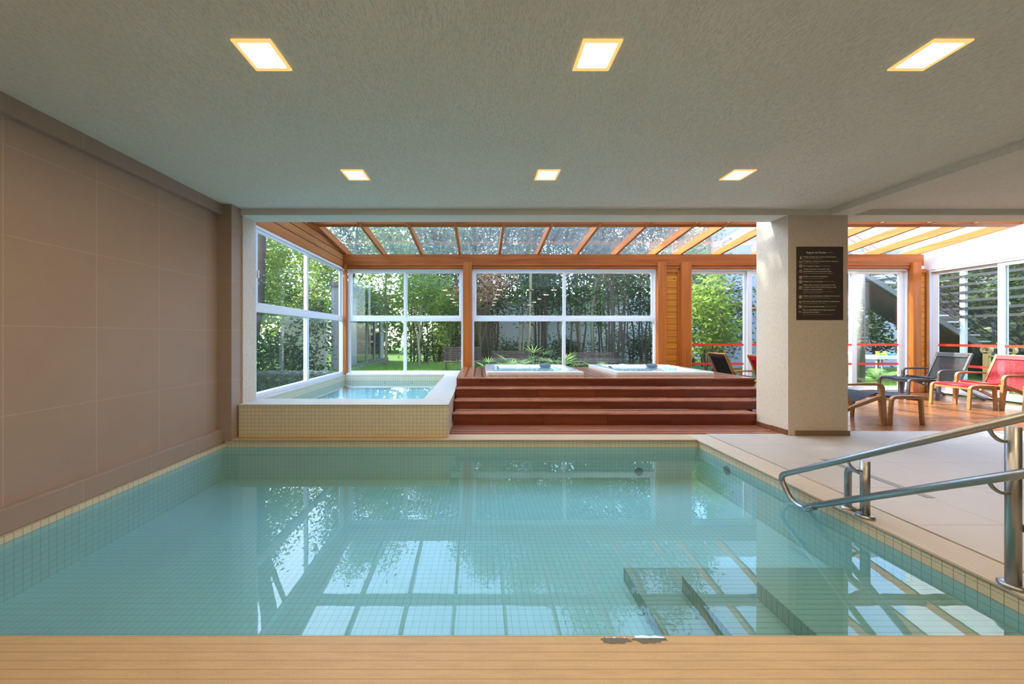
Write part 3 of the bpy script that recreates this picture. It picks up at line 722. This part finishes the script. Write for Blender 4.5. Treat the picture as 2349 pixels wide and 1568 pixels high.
def lounge_chair(frame, cord, label, loc, rz, group):
    """front legs at x=0, back towards +x"""
    t = empty('lounge_chair', loc, rz, label, 'chair', group); HW = .31
    for s in (-1, 1):
        y0, y1 = sorted((s*HW, s*(HW-.042)))
        m = MB(); strip_prism(m, [(-.028, 0), (.0, .30), (.012, .42)], .045, .085, y0, y1); m.build('leg', frame, t, .006)
        arm = fillet([(.012, .41), (.002, .572), (.30, .578), (.545, .568)], .09, 7)
        m = MB(); strip_prism(m, [(p.x, p.y) if len(p) == 2 else (p[0], p[1]) for p in arm], .05, .030, y0+.0015, y1-.0015); m.build('armrest', frame, t, .006)
        m = MB(); strip_prism(m, [(.01, .385), (.10, .372), (.42, .255), (.90, .012)], .06, .042, y0+.003, y1-.003); m.build('seat_rail', frame, t, .006)
        y2, y3 = sorted((s*(HW-.044), s*(HW-.080)))
        m = MB(); strip_prism(m, [(.40, .235), (.56, .585), (.70, .905)], .055, .040, y2, y3); m.build('back_stile', frame, t, .006)
    MB().box(.0, .035, -HW+.04, HW-.04, .385, .425).build('front_rail', frame, t, .008)
    m = MB(); w = HW-.08
    mat = Matrix.Translation((.70, 0, .905)) @ Matrix.Rotation(R(23), 4, 'Y')
    m.box(-.016, .016, -w-.04, w+.04, -.035, .012, mat=mat); m.build('top_rail', frame, t, .006)
    # cords: seat strings run front to back, back strings run bottom to top
    m = MB(); n = 26
    for k in range(n):
        y = -w+2*w*(k+.5)/n
        m.tube([(.0, y, .428), (.03, y, .436), (.22, y, .352), (.43, y, .290)], .0065, 6, caps=False)
    m.tube([(.015, -w, .424), (.015, w, .424)], .022, 10)
    m.build('seat_cords', cord, t)
    m = MB(); n = 30
    for k in range(n):
        y = -w+2*w*(k+.5)/n
        m.tube([(.43, y, .292), (.545, y, .56), (.665, y, .83)], .0062, 6, caps=False)
    m.box(-.026, .022, -w, w, -.085, -.012, mat=mat)
    m.build('back_cords', cord, t)
    return t
def footstool(frame, cord, label, loc, rz, group):
    t = empty('footstool', loc, rz, label, 'footstool', group); HW = .27; L = .225
    for s in (-1, 1):
        y0, y1 = sorted((s*HW, s*(HW-.042)))
        for sx in (-1, 1):
            m = MB(); leg = fillet([(sx*(L+.005), 0), (sx*(L-.02), .385), (sx*.06, .392)], .05, 5)
            strip_prism(m, [(p[0], p[1]) for p in leg], .034, .050, y0, y1); m.build('leg', frame, t, .006)
        m = MB(); strip_prism(m, [(-.07, .392), (0, .390), (.07, .392)], .046, .046, y0+.002, y1-.002); m.build('side_rail', frame, t, .005)
    for sx in (-1, 1): MB().box(sx*(L-.045)-.015, sx*(L-.045)+.015, -HW+.04, HW-.04, .335, .378).build('cross_rail', frame, t, .004)
    m = MB(); n = 22
    for k in range(n):
        x = -.165+.33*(k+.5)/n
        m.tube([(x, -HW+.04, .398), (x, 0, .385), (x, HW-.04, .398)], .0068, 6, caps=False)
    for sx in (-1, 1): m.tube([(sx*.178, -HW+.045, .386), (sx*.178, HW-.045, .386)], .022, 10)
    m.build('woven_seat', cord, t)
    return t
gc = 'lounge chairs on the terrace'; gf = 'footstools on the terrace'
PI = math.pi
lounge_chair('oak', 'black_cord', 'oak lounge chair with black cords, partly hidden behind the pillar on its right side', (5.70, 5.17, 0), PI, gc)
footstool('oak', 'black_cord', 'oak footstool with black cords beside the pillar', (6.045, 5.14, 0), 0, gf)
lounge_chair('oak', 'red_cord', 'red corded lounge chair seen from behind, cut off by the left edge of the pillar', (5.64, 6.10, 0), PI, gc)
lounge_chair('oak', 'black_cord', 'oak lounge chair with black cords behind the far corner of the spa deck', (5.50, 7.0, 0), PI, gc)
lounge_chair('grey_wood', 'black_cord', 'dark grey lounge chair with black cords in the far right corner', (8.96, 7.02, 0), 0, gc)
footstool('grey_wood', 'black_cord', 'dark grey footstool in front of the grey lounge chair', (8.68, 7.06, 0), 0, gf)
lounge_chair('oak', 'red_cord', 'sunlit oak lounge chair with bright red cords near the right edge', (8.90, 6.15, 0), 0, gc)
footstool('oak', 'red_cord', 'oak footstool with red cords in front of the red lounge chair', (8.585, 6.14, 0), 0, gf)
lounge_chair('oak', 'black_cord', 'oak lounge chair of which only a front leg shows at the right frame edge', (8.99, 5.38, 0), 0, gc)

# ---------------------------------------------------------------- garden
struct(bx('ground', 'lawn', -30, 40, 7.9, 45, -.3, -.01)); struct(bx('ground_side', 'lawn', -30, -3.45, -6, 7.9, -.3, -.01)); struct(bx('ground_right', 'lawn', 10.3, 40, -6, 7.9, -.3, -.01))
def npmesh(name, verts, faces, mats, parent=None, mi=None):
    me = bpy.data.meshes.new(name); nv = len(verts); nf = len(faces); k = faces.shape[1]
    me.vertices.add(nv); me.vertices.foreach_set('co', verts.astype(np.float32).ravel())
    me.loops.add(nf*k); me.loops.foreach_set('vertex_index', faces.astype(np.int32).ravel())
    me.polygons.add(nf); me.polygons.foreach_set('loop_start', np.arange(0, nf*k, k, dtype=np.int32))
    for m_ in mats: me.materials.append(M[m_])
    if mi is not None: me.polygons.foreach_set('material_index', mi.astype(np.int32))
    me.update(calc_edges=True); me.validate()
    o = bpy.data.objects.new(name, me); COL.objects.link(o)
    if parent is not None: o.parent = parent
    return o
def leaves(name, n, size, centres, spread, seed, mat, parent=None, droop=.3, aspect=.42):
    g = np.random.default_rng(seed); C = np.array(centres, float)
    c = C[g.integers(0, len(C), n)]+g.normal(0, 1, (n, 3))*np.array(spread)
    c[:, 2] = np.maximum(c[:, 2], .08)
    d = g.normal(0, 1, (n, 3)); d[:, 2] = d[:, 2]*.5-droop; d /= np.linalg.norm(d, axis=1)[:, None]
    w = np.cross(d, g.normal(0, 1, (n, 3))); w /= np.linalg.norm(w, axis=1)[:, None]
    u = np.cross(d, w); s = size*g.uniform(.6, 1.3, n)[:, None]
    a = c; b = c+d*s*.45+w*s*aspect*.5+u*s*.06; e = c+d*s; f = c+d*s*.45-w*s*aspect*.5+u*s*.06
    V = np.stack([a, b, e, f], 1).reshape(-1, 3); Fc = np.arange(4*n).reshape(-1, 4)
    return npmesh(name, V, Fc, [mat], parent)
def clumps(n, cen, rad, seed, hollow=.4):
    r = random.Random(seed); out = []
    while len(out) < n:
        p = Vector((r.uniform(-1, 1), r.uniform(-1, 1), r.uniform(-1, 1)))
        if hollow < p.length < 1: out.append((cen[0]+p.x*rad[0], cen[1]+p.y*rad[1], cen[2]+p.z*rad[2]))
    return out
def tree(loc, h, crown_c, crown_r, n, size, seed, leaf, label, group, name='garden_tree', trunk=.09, bark='bark', stems=1, cl=40, spread=.28, cat='tree'):
    t = empty(name, (loc[0], loc[1], -.02), rng.uniform(-.3, .3), label, cat, group); r = random.Random(seed)
    cs = clumps(cl, crown_c, crown_r, seed)
    for k in range(stems):
        bx_, by_ = (r.uniform(-.35, .35), r.uniform(-.25, .25)) if stems > 1 else (0, 0)
        m = MB(); pts = [(bx_, by_, 0)]; 
        for q in range(1, 6):
            f = q/5; pts.append((bx_*(1+f)+crown_c[0]*f+r.uniform(-.07, .07)*h/4, by_*(1+f)+crown_c[1]*f+r.uniform(-.07, .07), h*f*.92))
        m.tube(pts, [trunk*(1-.75*q/5) for q in range(6)], 8)
        m.build('trunk', bark, t)
        if stems == 1:
            for q in range(6):
                a = Vector(pts[2+q % 3]); b = Vector(cs[q*3 % len(cs)]); mid = a.lerp(b, .5)+Vector((0, 0, .1))
                MB().tube([a, mid, b], [trunk*.4, trunk*.28, trunk*.1], 6, caps=False).build('branch', bark, t)
    leaves('foliage', n, size, cs, (spread,)*3, seed, leaf, t)
    return t
# thicket of slender trees beyond the back windows: three built, the rest copies
gth = 'slender trees behind the back lawn'
protos = [tree((0, 0, 0), 8.0, (0, 0, 5.1), (1.0, .9, 3.5), 6500, .14, 11, 'leaf_dark', 'x', gth, 'slender_tree', .042, stems=6, cl=90, spread=.24),
          tree((0, 0, 0), 7.2, (0, 0, 4.5), (1.0, .9, 3.2), 6500, .15, 12, 'leaf_mid', 'x', gth, 'slender_tree', .05, stems=5, cl=90, spread=.24),
          tree((0, 0, 0), 9.6, (0, 0, 6.2), (1.3, 1.0, 4.2), 7500, .16, 13, 'leaf_dark', 'x', gth, 'slender_tree', .06, 'bark_pale', stems=4, cl=90, spread=.28)]
spots = [(-1.6, 17.4, 1), (-3.2, 16.9, 1), (-2.2, 16.2, 0), (-.7, 15.6, 1), (.5, 14.6, 0), (1.7, 14.2, 2), (2.7, 14.9, 0), (3.7, 14.3, 0), (4.7, 14.8, 2), (5.7, 14.2, 0), (6.8, 14.6, 0), (7.9, 14.0, 2), (9.0, 14.6, 0), (-.2, 17.8, 2), (3.2, 17.6, 2), (6.4, 17.4, 1)]
where = ['in the second row behind the leftmost window', 'nearest the grey annex', 'behind the leftmost back window', 'just left of the wooden post', 'just right of the wooden post', 'over the reddish wall',
         'left of the window bar', 'behind the window bar', 'right of the window bar', 'left of the plank panel', 'behind the plank panel', 'left in the sliding door', 'behind the pillar',
         'in the back row left of the post', 'in the back row at the window bar', 'in the back row by the plank panel']
used = set()
for (x, y, k), wh in zip(spots, where):
    o = protos[k] if k not in used else copy_tree(protos[k]); used.add(k)
    o.location = (x, y, -.02); o.rotation_euler.z = rng.uniform(0, 6); s = rng.uniform(.92, 1.25); o.scale = (s, s, s)
    o['label'] = 'slender %s tree %s' % (('dark leafed', 'mid green', 'tall pale stemmed')[k], wh); o['group'] = gth
tree((.0, 12.6), 2.5, (0, 0, 3.2), (.9, .5, 1.1), 1600, .12, 21, 'leaf_red', 'reddish leafed tree behind the wooden post by the raised pool', None, 'red_leaf_tree', .05, cl=22)
# sunlit trees beyond the left glazed wall
gl_ = 'sunlit trees beyond the left windows'
for k, (x, y, h, lf, lb) in enumerate(((-6.6, 9.6, 5.2, 'leaf_lit', 'sunlit yellow green tree nearest the pier through the left window'), (-8.4, 12.4, 6.4, 'leaf_mid', 'mid green tree farther back through the left window'),
      (-7.4, 14.4, 5.6, 'leaf_lit', 'sunlit yellow green tree in the right light of the left window'), (-10.2, 10.0, 8.2, 'leaf_lit', 'tall sunlit tree far behind the left window'), (-8.0, 7.4, 5.6, 'leaf_mid', 'mid green tree low in the left window'),
      (-3.9, 14.2, 5.8, 'leaf_lit', 'sunlit yellow green tree through the leftmost back window'))):
    tree((x, y), h, (0, 0, h*.66), (1.5, 1.4, h*.36), 7000, .15, 30+k, lf, lb, gl_, 'garden_tree', .07, 'bark_pale', cl=46, spread=.26)
tree((-5.35, 10.6), 2.3, (.1, 0, 1.9), (.55, .5, .5), 500, .14, 41, 'leaf_dark', 'small bare stemmed tree against the beige wall in the left window', None, 'small_tree', .035, 'bark', cl=14, spread=.14)
tree((-2.35, 13.2), 2.6, (0, 0, 3.2), (.9, .7, 1.0), 2500, .13, 42, 'leaf_lit', 'crooked pale trunk tree on the lawn behind the leftmost back window', None, 'crooked_tree', .06, 'bark_pale', cl=22, spread=.22)
tree((-5.6, 14.8), 8.5, (.6, 0, 6.4), (2.0, 1.5, 2.4), 9000, .17, 45, 'leaf_mid', 'tall round crowned tree rising over the grey annex', None, 'garden_tree', .1, 'bark', cl=50, spread=.32)
tree((-1.3, 15.0), 3.6, (0, 0, 2.3), (1.2, .8, 1.3), 5500, .14, 43, 'leaf_lit', 'pale sunlit shrub behind the garden bench', None, 'tall_shrub', .05, 'bark_pale', cl=30, spread=.28)
# tall canopies out of view, added to shade the left part of the glass roof
gt = 'unseen tall trees added for shade left of the building'
for k, (x, y, z) in enumerate(((-6.5, 7.8, 10.5), (-8.2, 9.6, 12.6), (-5.2, 9.8, 11.8), (-9.6, 7.2, 11.6), (-4.0, 8.0, 11.0), (-12.4, 7.9, 12.2), (-10.9, 9.4, 10.4))):
    tree((x-1.6, y), z, (1.0, 0, z), ((2.5, 1.9, 1.9) if k != 4 else (1.9, 1.6, 1.2)), 5000, .27, 50+k, 'leaf_mid', 'very tall unseen tree added to shade the glass roof from the left', gt, 'added_shade_tree', .2, 'bark', cl=26, spread=.42)
# bright shrub outside the sliding door and darker one to the right
tree((5.95, 9.15), 2.5, (0, 0, 1.85), (.72, .6, 1.05), 2600, .15, 61, 'leaf_lit', 'bright sunlit shrub filling the left pane of the sliding door', None, 'leafy_shrub', .04, 'bark', stems=4, cl=34, spread=.16)
tree((7.9, 11.6), 3.4, (-.3, 0, 2.1), (1.5, .7, 1.7), 7000, .13, 65, 'leaf_dark', 'dark tree in the shade behind the bright sunlit shrub', None, 'dark_tree', .06, 'bark', cl=50, spread=.25)
tree((12.6, 11.0), 2.9, (0, 0, 1.9), (.85, .6, 1.05), 3200, .13, 62, 'leaf_dark', 'dark leafed shrub against the white wall right of the pillar', None, 'leafy_shrub', .045, 'bark', cl=34, spread=.17)
tree((14.2, 6.3), 3.6, (0, 0, 2.0), (.9, .8, 1.4), 3000, .13, 63, 'leaf_dark', 'dark tree beyond the right glazed wall', None, 'dark_tree', .06, 'bark', cl=34, spread=.22)
tree((14.4, 4.6), 3.2, (0, 0, 1.9), (.9, .7, 1.2), 2600, .13, 64, 'leaf_dark', 'dark bush at the right frame edge beyond the glass', None, 'dark_bush', .05, 'bark', cl=26, spread=.22)
# hedge and low planting
def hedge(x0, x1, y, h, n, seed, leaf, label):
    r = random.Random(seed); cs = [(r.uniform(x0, x1)-(x0+x1)/2, r.uniform(-.35, .35), r.uniform(.15, h)) for _ in range(70)]
    t = empty('hedge', ((x0+x1)/2, y, 0), 0, label, 'hedge', 'hedges along the garden'); leaves('foliage', n, .11, cs, (.25, .18, .18), seed, leaf, t)
    MB().tube([(0, 0, -.02), (0, 0, h*.7)], .03, 6).build('stem', 'bark', t)
hedge(-3.2, .6, 15.9, 1.3, 7000, 71, 'leaf_mid', 'mid green hedge behind the lawn bench')
hedge(.6, 5.2, 15.4, 1.0, 7000, 72, 'leaf_dark', 'low dark hedge at the foot of the slender trees')
hedge(5.4, 9.6, 15.2, 1.5, 7000, 73, 'leaf_dark', 'dark hedge behind the sliding door')
t = empty('hedge', (-5.2, 8.6, 0), 0, 'dark shrubs added in place of the dark reflection in the left glazed wall', 'hedge', 'hedges along the garden')  # shrubs added; their dark colour imitates the room's reflection in the left panes
r_ = random.Random(9); leaves('foliage', 9000, .12, [(r_.uniform(-.4, .4), r_.uniform(-3.6, 1.9), r_.uniform(.1, 1.25)) for _ in range(80)], (.22, .22, .18), 77, 'leaf_dark', t); MB().tube([(0, 0, -.02), (0, 0, .8)], .03, 6).build('stem', 'bark', t)
t = empty('hedge', (15.6, 8.5, 0), 0, 'tall dark hedge far beyond the right glazed wall', 'hedge', 'hedges along the garden')
leaves('foliage', 16000, .20, [(r_.uniform(-.5, .5), r_.uniform(-7, 3.2), r_.uniform(.1, 4.2)) for _ in range(160)], (.3, .35, .3), 78, 'leaf_dark', t); MB().box(.3, .5, -7, 3.5, -.1, 4.0).build('fence', 'dark_metal', t)
for nm, c0, c1, hgt, nn, sd_, lb in (('far', (-16, 25), (17, 27), 10.5, 17000, 79, 'distant line of trees behind the back garden'), ('left', (-17, -4), (-15, 24), 7.5, 22000, 80, 'distant line of trees beyond the left garden')):
    t = empty('distant_trees', (0, 0, 0), 0, lb, 'trees', None, 'stuff')
    cs = []
    for _ in range(420):
        x_, y_ = r_.uniform(c0[0], c1[0]), r_.uniform(c0[1], c1[1]); hh_ = hgt*(.65+.35*math.sin(x_*.9+y_*.7)); cs.append((x_, y_, r_.uniform(.2, hh_)))
    o_ = leaves('foliage', nn, .42, cs, (.5, .5, .5), sd_, 'leaf_mid', t, aspect=.6); o_['kind'] = 'stuff'
def fan_plant(x, y, h, n, seed, label, group, fern=False, mat='frond'):
    """fronds arching from a centre; each frond a rib with paired leaflets"""
    r = random.Random(seed); t = empty('fern' if fern else 'fan_palm', (x, y, -.02), 0, label, 'plant', group)
    for k in range(n):
        a = 2*math.pi*k/n+r.uniform(-.3, .3); el = r.uniform(.55, 1.25); L = h*r.uniform(.8, 1.15)
        d = Vector((math.cos(a)*math.cos(el), math.sin(a)*math.cos(el), math.sin(el)))
        pts = [Vector((0, 0, 0))+d*L*q/7-Vector((0, 0, .45*L*(q/7)**2)) for q in range(8)]
        m = MB(); m.tube(pts, .006, 5)
        if fern:
            for q in range(1, 8):
                for q2 in (0, .5):
                    p = pts[q-1].lerp(pts[q], q2) if q2 else pts[q]
                    tg = (pts[q]-pts[q-1]).normalized(); sd = tg.cross(Vector((0, 0, 1))).normalized(); ll = L*.26*(1-abs(q/7-.45))
                    for s in (-1, 1):
                        e = p+sd*s*ll+tg*ll*.4-Vector((0, 0, .02)); w_ = tg*.016
                        m.add([p-w_, p+w_, e+w_*.2, e-w_*.2], [(0, 1, 2, 3)])
        else:
            c = pts[-3]; tg = (pts[-1]-pts[-3]).normalized(); sd = tg.cross(Vector((0, 0, 1))).normalized()
            for q in range(11):
                an = (q-5)*.26; dd = (tg*math.cos(an)+sd*math.sin(an)); pw = dd.cross(Vector((0, 0, 1))).normalized()*.014
                e = c+dd*L*.42-Vector((0, 0, .05*abs(q-5)*L*.2))
                m.add([c-pw*.4, c.lerp(e, .5)-pw, e, c.lerp(e, .5)+pw, c+pw*.4], [(0, 1, 2, 3, 4)])
        m.build('frond', mat, t)
gp = 'low palms in the back flower bed'
for k, (x, y, h, lb) in enumerate(((.25, 10.4, .72, 'low palm beside the wooden post behind the left hot tub'), (1.05, 10.6, .85, 'low palm behind the middle of the left hot tub'), (1.75, 11.2, 1.15, 'tallest of the low palms left of the window bar'),
       (1.5, 10.3, .6, 'smallest low palm left of the window bar'), (2.45, 10.8, .95, 'spreading low palm next to the window bar'), (3.65, 10.6, .62, 'low palm between the two garden benches right of the window bar'))):
    fan_plant(x, y, h*1.3, 15, 80+k, lb, gp)
fan_plant(10.55, 9.1, .78, 13, 90, 'pale green fern on the grass right of the pillar', None, True)
# grass blades on the nearest lawn strips
g = np.random.default_rng(5); n = 26000
gx = np.concatenate([g.uniform(8.2, 13.5, n//2), g.uniform(-5, 1.5, n-n//2)]); gy = np.concatenate([g.uniform(7.95, 10.2, n//2), g.uniform(11.0, 15.5, n-n//2)])
hh = g.uniform(.05, .13, n)*np.where(gy > 10.3, 1.5, 1); an = g.uniform(0, 6.28, n); dx = np.cos(an)*.007; dy = np.sin(an)*.007
b0 = np.stack([gx-dx, gy-dy, np.full(n, -.012)], 1); b1 = np.stack([gx+dx, gy+dy, np.full(n, -.012)], 1); tp = np.stack([gx+g.normal(0, .03, n), gy+g.normal(0, .03, n), hh], 1)
o = npmesh('grass', np.stack([b0, b1, tp], 1).reshape(-1, 3), np.arange(3*n).reshape(-1, 3), ['blade'])
tag(o, 'bright green grass blades on the lawn outside the windows', 'grass', kind='stuff')

# benches of wooden slats
def bench(x, y, rz, w, label):
    t = empty('garden_bench', (x, y, -.01), rz, label, 'bench', 'slatted wooden garden benches')
    m = MB()
    for k in range(6): m.box(-w/2, w/2, .19+.012*k, .215+.012*k, .46+.075*k, .515+.075*k)
    m.build('backrest', 'bench_wood', t)
    m = MB()
    for k in range(4): m.box(-w/2, w/2, -.24+.105*k, -.15+.105*k, .405, .43)
    m.build('seat', 'bench_wood', t)
    for s in (-1, 1):
        for yy in (-.2, .17):
            MB().box(s*(w/2-.1)-.02, s*(w/2-.1)+.02, yy-.02, yy+.02, 0, .405 if yy < 0 else .9).build('leg', 'dark_metal', t)
    return t
bench(-.62, 11.6, R(8), 1.25, 'slatted garden bench on the lawn behind the leftmost back window')
bench(1.15, 12.9, 0, 1.5, 'slatted garden bench behind the low palms').scale = (1, 1, .78)
bench(4.3, 12.9, R(-4), 1.5, 'slatted garden bench right of the window bar').scale = (1, 1, .72)

# buildings and walls outside
bl = empty('annex_building', (-5, 15.3, 0), label='grey annex with tall sliding windows at the left of the back garden', cat='building')
MB().box(-.55, 0, -2.5, 2.5, -.1, 3.1).build('wall', 'grey_paint', bl)
MB().box(-.02, .06, -1.6, -.4, .15, 2.6).box(-.02, .06, -.2, 1.6, .15, 2.6).build('window', 'dark_glass', bl)
m = MB()
for y in (-1.7, -.35, .7, 1.65): m.box(.0, .10, y-.06, y+.06, .1, 2.7)
m.box(0, .1, -1.7, 1.7, 2.6, 2.72); m.build('window_frame', 'grey_paint', bl)
MB().box(-.6, .15, -2.6, 2.6, 3.1, 3.25).build('roof', 'concrete', bl)
MB().box(-.02, .25, -2.5, 2.5, -.02, .16).build('kerb', 'concrete', bl)
gv = tag(bx('garden_wall', 'beige', -9.4, -9.2, 2, 13.0, -.1, 2.0), 'low beige garden wall beyond the left windows', 'wall')
tag(bx('garden_wall', 'beige', -6.7, -5.2, 11.6, 11.75, -.1, 1.9), 'short beige garden wall beside the grey annex', 'wall')
tag(bx('garden_wall', 'white', -2.0, 13.9, 18.6, 18.8, -.1, 3.4), 'long white boundary wall behind the slender trees', 'wall')
tag(bx('garden_wall', 'brick', -.6, .6, 16.9, 17.2, -.1, 4.6), 'reddish brick wall piece glimpsed behind the trees', 'wall')
bw = empty('white_building', (13, 14, 0), label='white building wall behind the play table', cat='building')
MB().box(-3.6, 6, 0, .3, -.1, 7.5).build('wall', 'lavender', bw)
MB().box(-3.7, 6, -.12, .0, 2.35, 2.5).build('ledge', 'brick', bw)
col = tag(MB().lathe([(.0, 0), (.075, 0), (.075, 3.4), (0, 3.4)], 20).build('garden_column', 'concrete', None, 0, (9.67, 8.75, -.02)), 'grey concrete column outside the sliding door', 'column')

# outdoor staircase descending to the right
stc = empty('outdoor_staircase', (11, 9.5, .1), label='open outdoor staircase descending to the right beyond the glass', cat='staircase')
sl2 = .62
m = MB(); m.prism([(-1.2, 3.45), (4.2, 3.45-sl2*5.4), (4.2, 3.45-sl2*5.4-.15), (-1.2, 3.30)], .0, .06, 'xz'); m.build('stringer', 'concrete', stc)
m = MB(); m.prism([(-1.2, 3.38), (4.2, 3.38-sl2*5.4), (4.2, 3.25-sl2*5.4), (-1.2, 3.25)], .06, 1.0, 'xz'); m.build('underside', 'dark_metal', stc)
for k in range(18):
    x = -1.0+.29*k; z = 3.40-sl2*(x+1.2)+.05
    MB().box(x, x+.27, -.03, 1.0, z, z+.035).build('tread', 'white_wall', stc)
for q in range(4):
    z = 3.45+.22+.2*q
    MB().tube([(-1.2, 0, z), (4.2, 0, z-sl2*5.4)], .016, 8).build('handrail', 'dark_metal', stc)
for k in range(7):
    x = -1.1+.85*k; z = 3.4-sl2*(x+1.2)
    MB().tube([(x, 0, z), (x, 0, z+.85)], .016, 8).build('baluster', 'dark_metal', stc)
# dark slatted screen beyond the right glazing
ss = empty('slatted_screen', (13.2, 9, 0), label='dark horizontal slatted screen beyond the right glazed wall', cat='screen')
for k in range(9):
    z = 1.75+.22*k
    MB().box(0, .09, -2.6, 4.0, z, z+.07).build('slat', 'dark_metal', ss)
for y in (-2.6, .4, 3.9): MB().box(.02, .1, y, y+.1, -.02, 3.7).build('post', 'white_wall', ss)

# play corner
tb = empty('play_table', (11.7, 10.1, -.01), label='white childrens table with coloured cups outside the sliding door', cat='table')
MB().box(-.42, .42, -.3, .3, .60, .70).build('tabletop', 'white', tb, .01)
for sx in (-1, 1):
    for sy in (-1, 1): MB().tube([(sx*.36, sy*.24, 0), (sx*.34, sy*.22, .6)], .02, 8).build('leg', 'white', tb)
for x, c, h, lb in ((-.17, 'orange', .12, 'orange cup on the white play table'), (-.06, 'green', .07, 'green cup on the white play table'), (.04, 'yellow', .12, 'yellow cup on the white play table'), (.17, 'blue', .09, 'larger blue cup on the white play table'), (.31, 'blue', .06, 'small blue cup at the right end of the white play table')):
    o = MB().lathe([(0, 0), (.034, 0), (.042, h), (.036, h), (.03, .01), (0, .01)], 14).build('cup', c, None, 0, (11.7+x, 10.0, .691)); tag(o, lb, 'cup', 'cups on the play table')
sd = empty('play_slide', (10.95, 10.6, -.01), R(200), 'red and grey childrens slide outside the sliding door', 'slide')
m = MB(); strip_prism(m, fillet([(-.9, .95), (-.6, .95), (.5, .12), (.9, .10)], .25, 6), .04, .04, -.22, .22); m.build('chute', 'play_red', sd)
for s in (-1, 1):
    m = MB(); strip_prism(m, [(p[0], p[1]+.07) for p in fillet([(-.9, .95), (-.6, .95), (.5, .12), (.9, .10)], .25, 6)], .13, .13, s*.22-.015, s*.22+.015); m.build('side_wall', 'grey_paint', sd)
m = MB(); m.tube([(-.9, -.2, 0), (-.75, -.2, .95)], .02, 8); m.tube([(-.9, .2, 0), (-.75, .2, .95)], .02, 8)
for k in range(4): m.tube([(-.87+.03*k, -.2, .2+.2*k), (-.87+.03*k, .2, .2+.2*k)], .014, 8)
m.build('ladder', 'grey_paint', sd)
# small wooden play chair/stand beside the table
ch = empty('wooden_stand', (12.25, 9.6, -.01), 0, 'pale folding wooden stand beside the white play table', 'stand')
for s in (-1, 1):
    MB().tube([(s*.16, -.2, 0), (s*.08, 0, .95)], .016, 8).build('leg', 'play_wood', ch); MB().tube([(s*.16, .2, 0), (s*.08, 0, .95)], .016, 8).build('leg', 'play_wood', ch)
for z in (.2, .45): MB().tube([(-.13, -.15, z), (.13, -.15, z)], .012, 8).build('rung', 'play_wood', ch)
# wooden climbing ladder with round holed ends outside the right glass
ld = empty('wooden_ladder', (10.75, 7.145, -.01), 0, 'golden wooden ladder with round holed tops outside the right glass', 'ladder')
for y in (-.165, .165):
    m = MB(); m.box(-.03, .03, y-.045, y+.045, 0, .93)
    N = 24; c = .975; vs = []
    for x in (-.03, .03):
        for r in (.085, .045):
            vs += [(x, y+r*math.cos(2*PI*k/N), c+r*math.sin(2*PI*k/N)) for k in range(N)]
    fs = []
    for k in range(N):
        j = (k+1) % N; fs += [(k, j, N+j, N+k), (2*N+k, 3*N+k, 3*N+j, 2*N+j), (k, 2*N+k, 2*N+j, j), (N+k, N+j, 3*N+j, 3*N+k)]
    m.add(vs, fs); m.build('side_rail', 'play_wood', ld, .006)
for z in (.2, .4, .62, .84): MB().tube([(0, -.15, z), (0, .15, z)], .018, 10).build('rung', 'play_wood', ld)
for x, y, s, lb in ((11.2, 8.5, .12, 'small grey stone lying in the grass by the fern'), (10.9, 8.65, .08, 'smaller grey stone beside the grass stone')):
    r = random.Random(int(x*10)); vs = []; N = 10
    prof = [(.0, 0), (.8, .0), (1., .3), (.75, .62), (.3, .78), (0, .8)]
    o = MB().lathe([(a*s, b*s) for a, b in prof], N).build('garden_stone', 'stone_grey', None, 0, (x, y, -.012)); o.scale = (1.5, 1, .8); tag(o, lb, 'stone', 'stones in the grass')
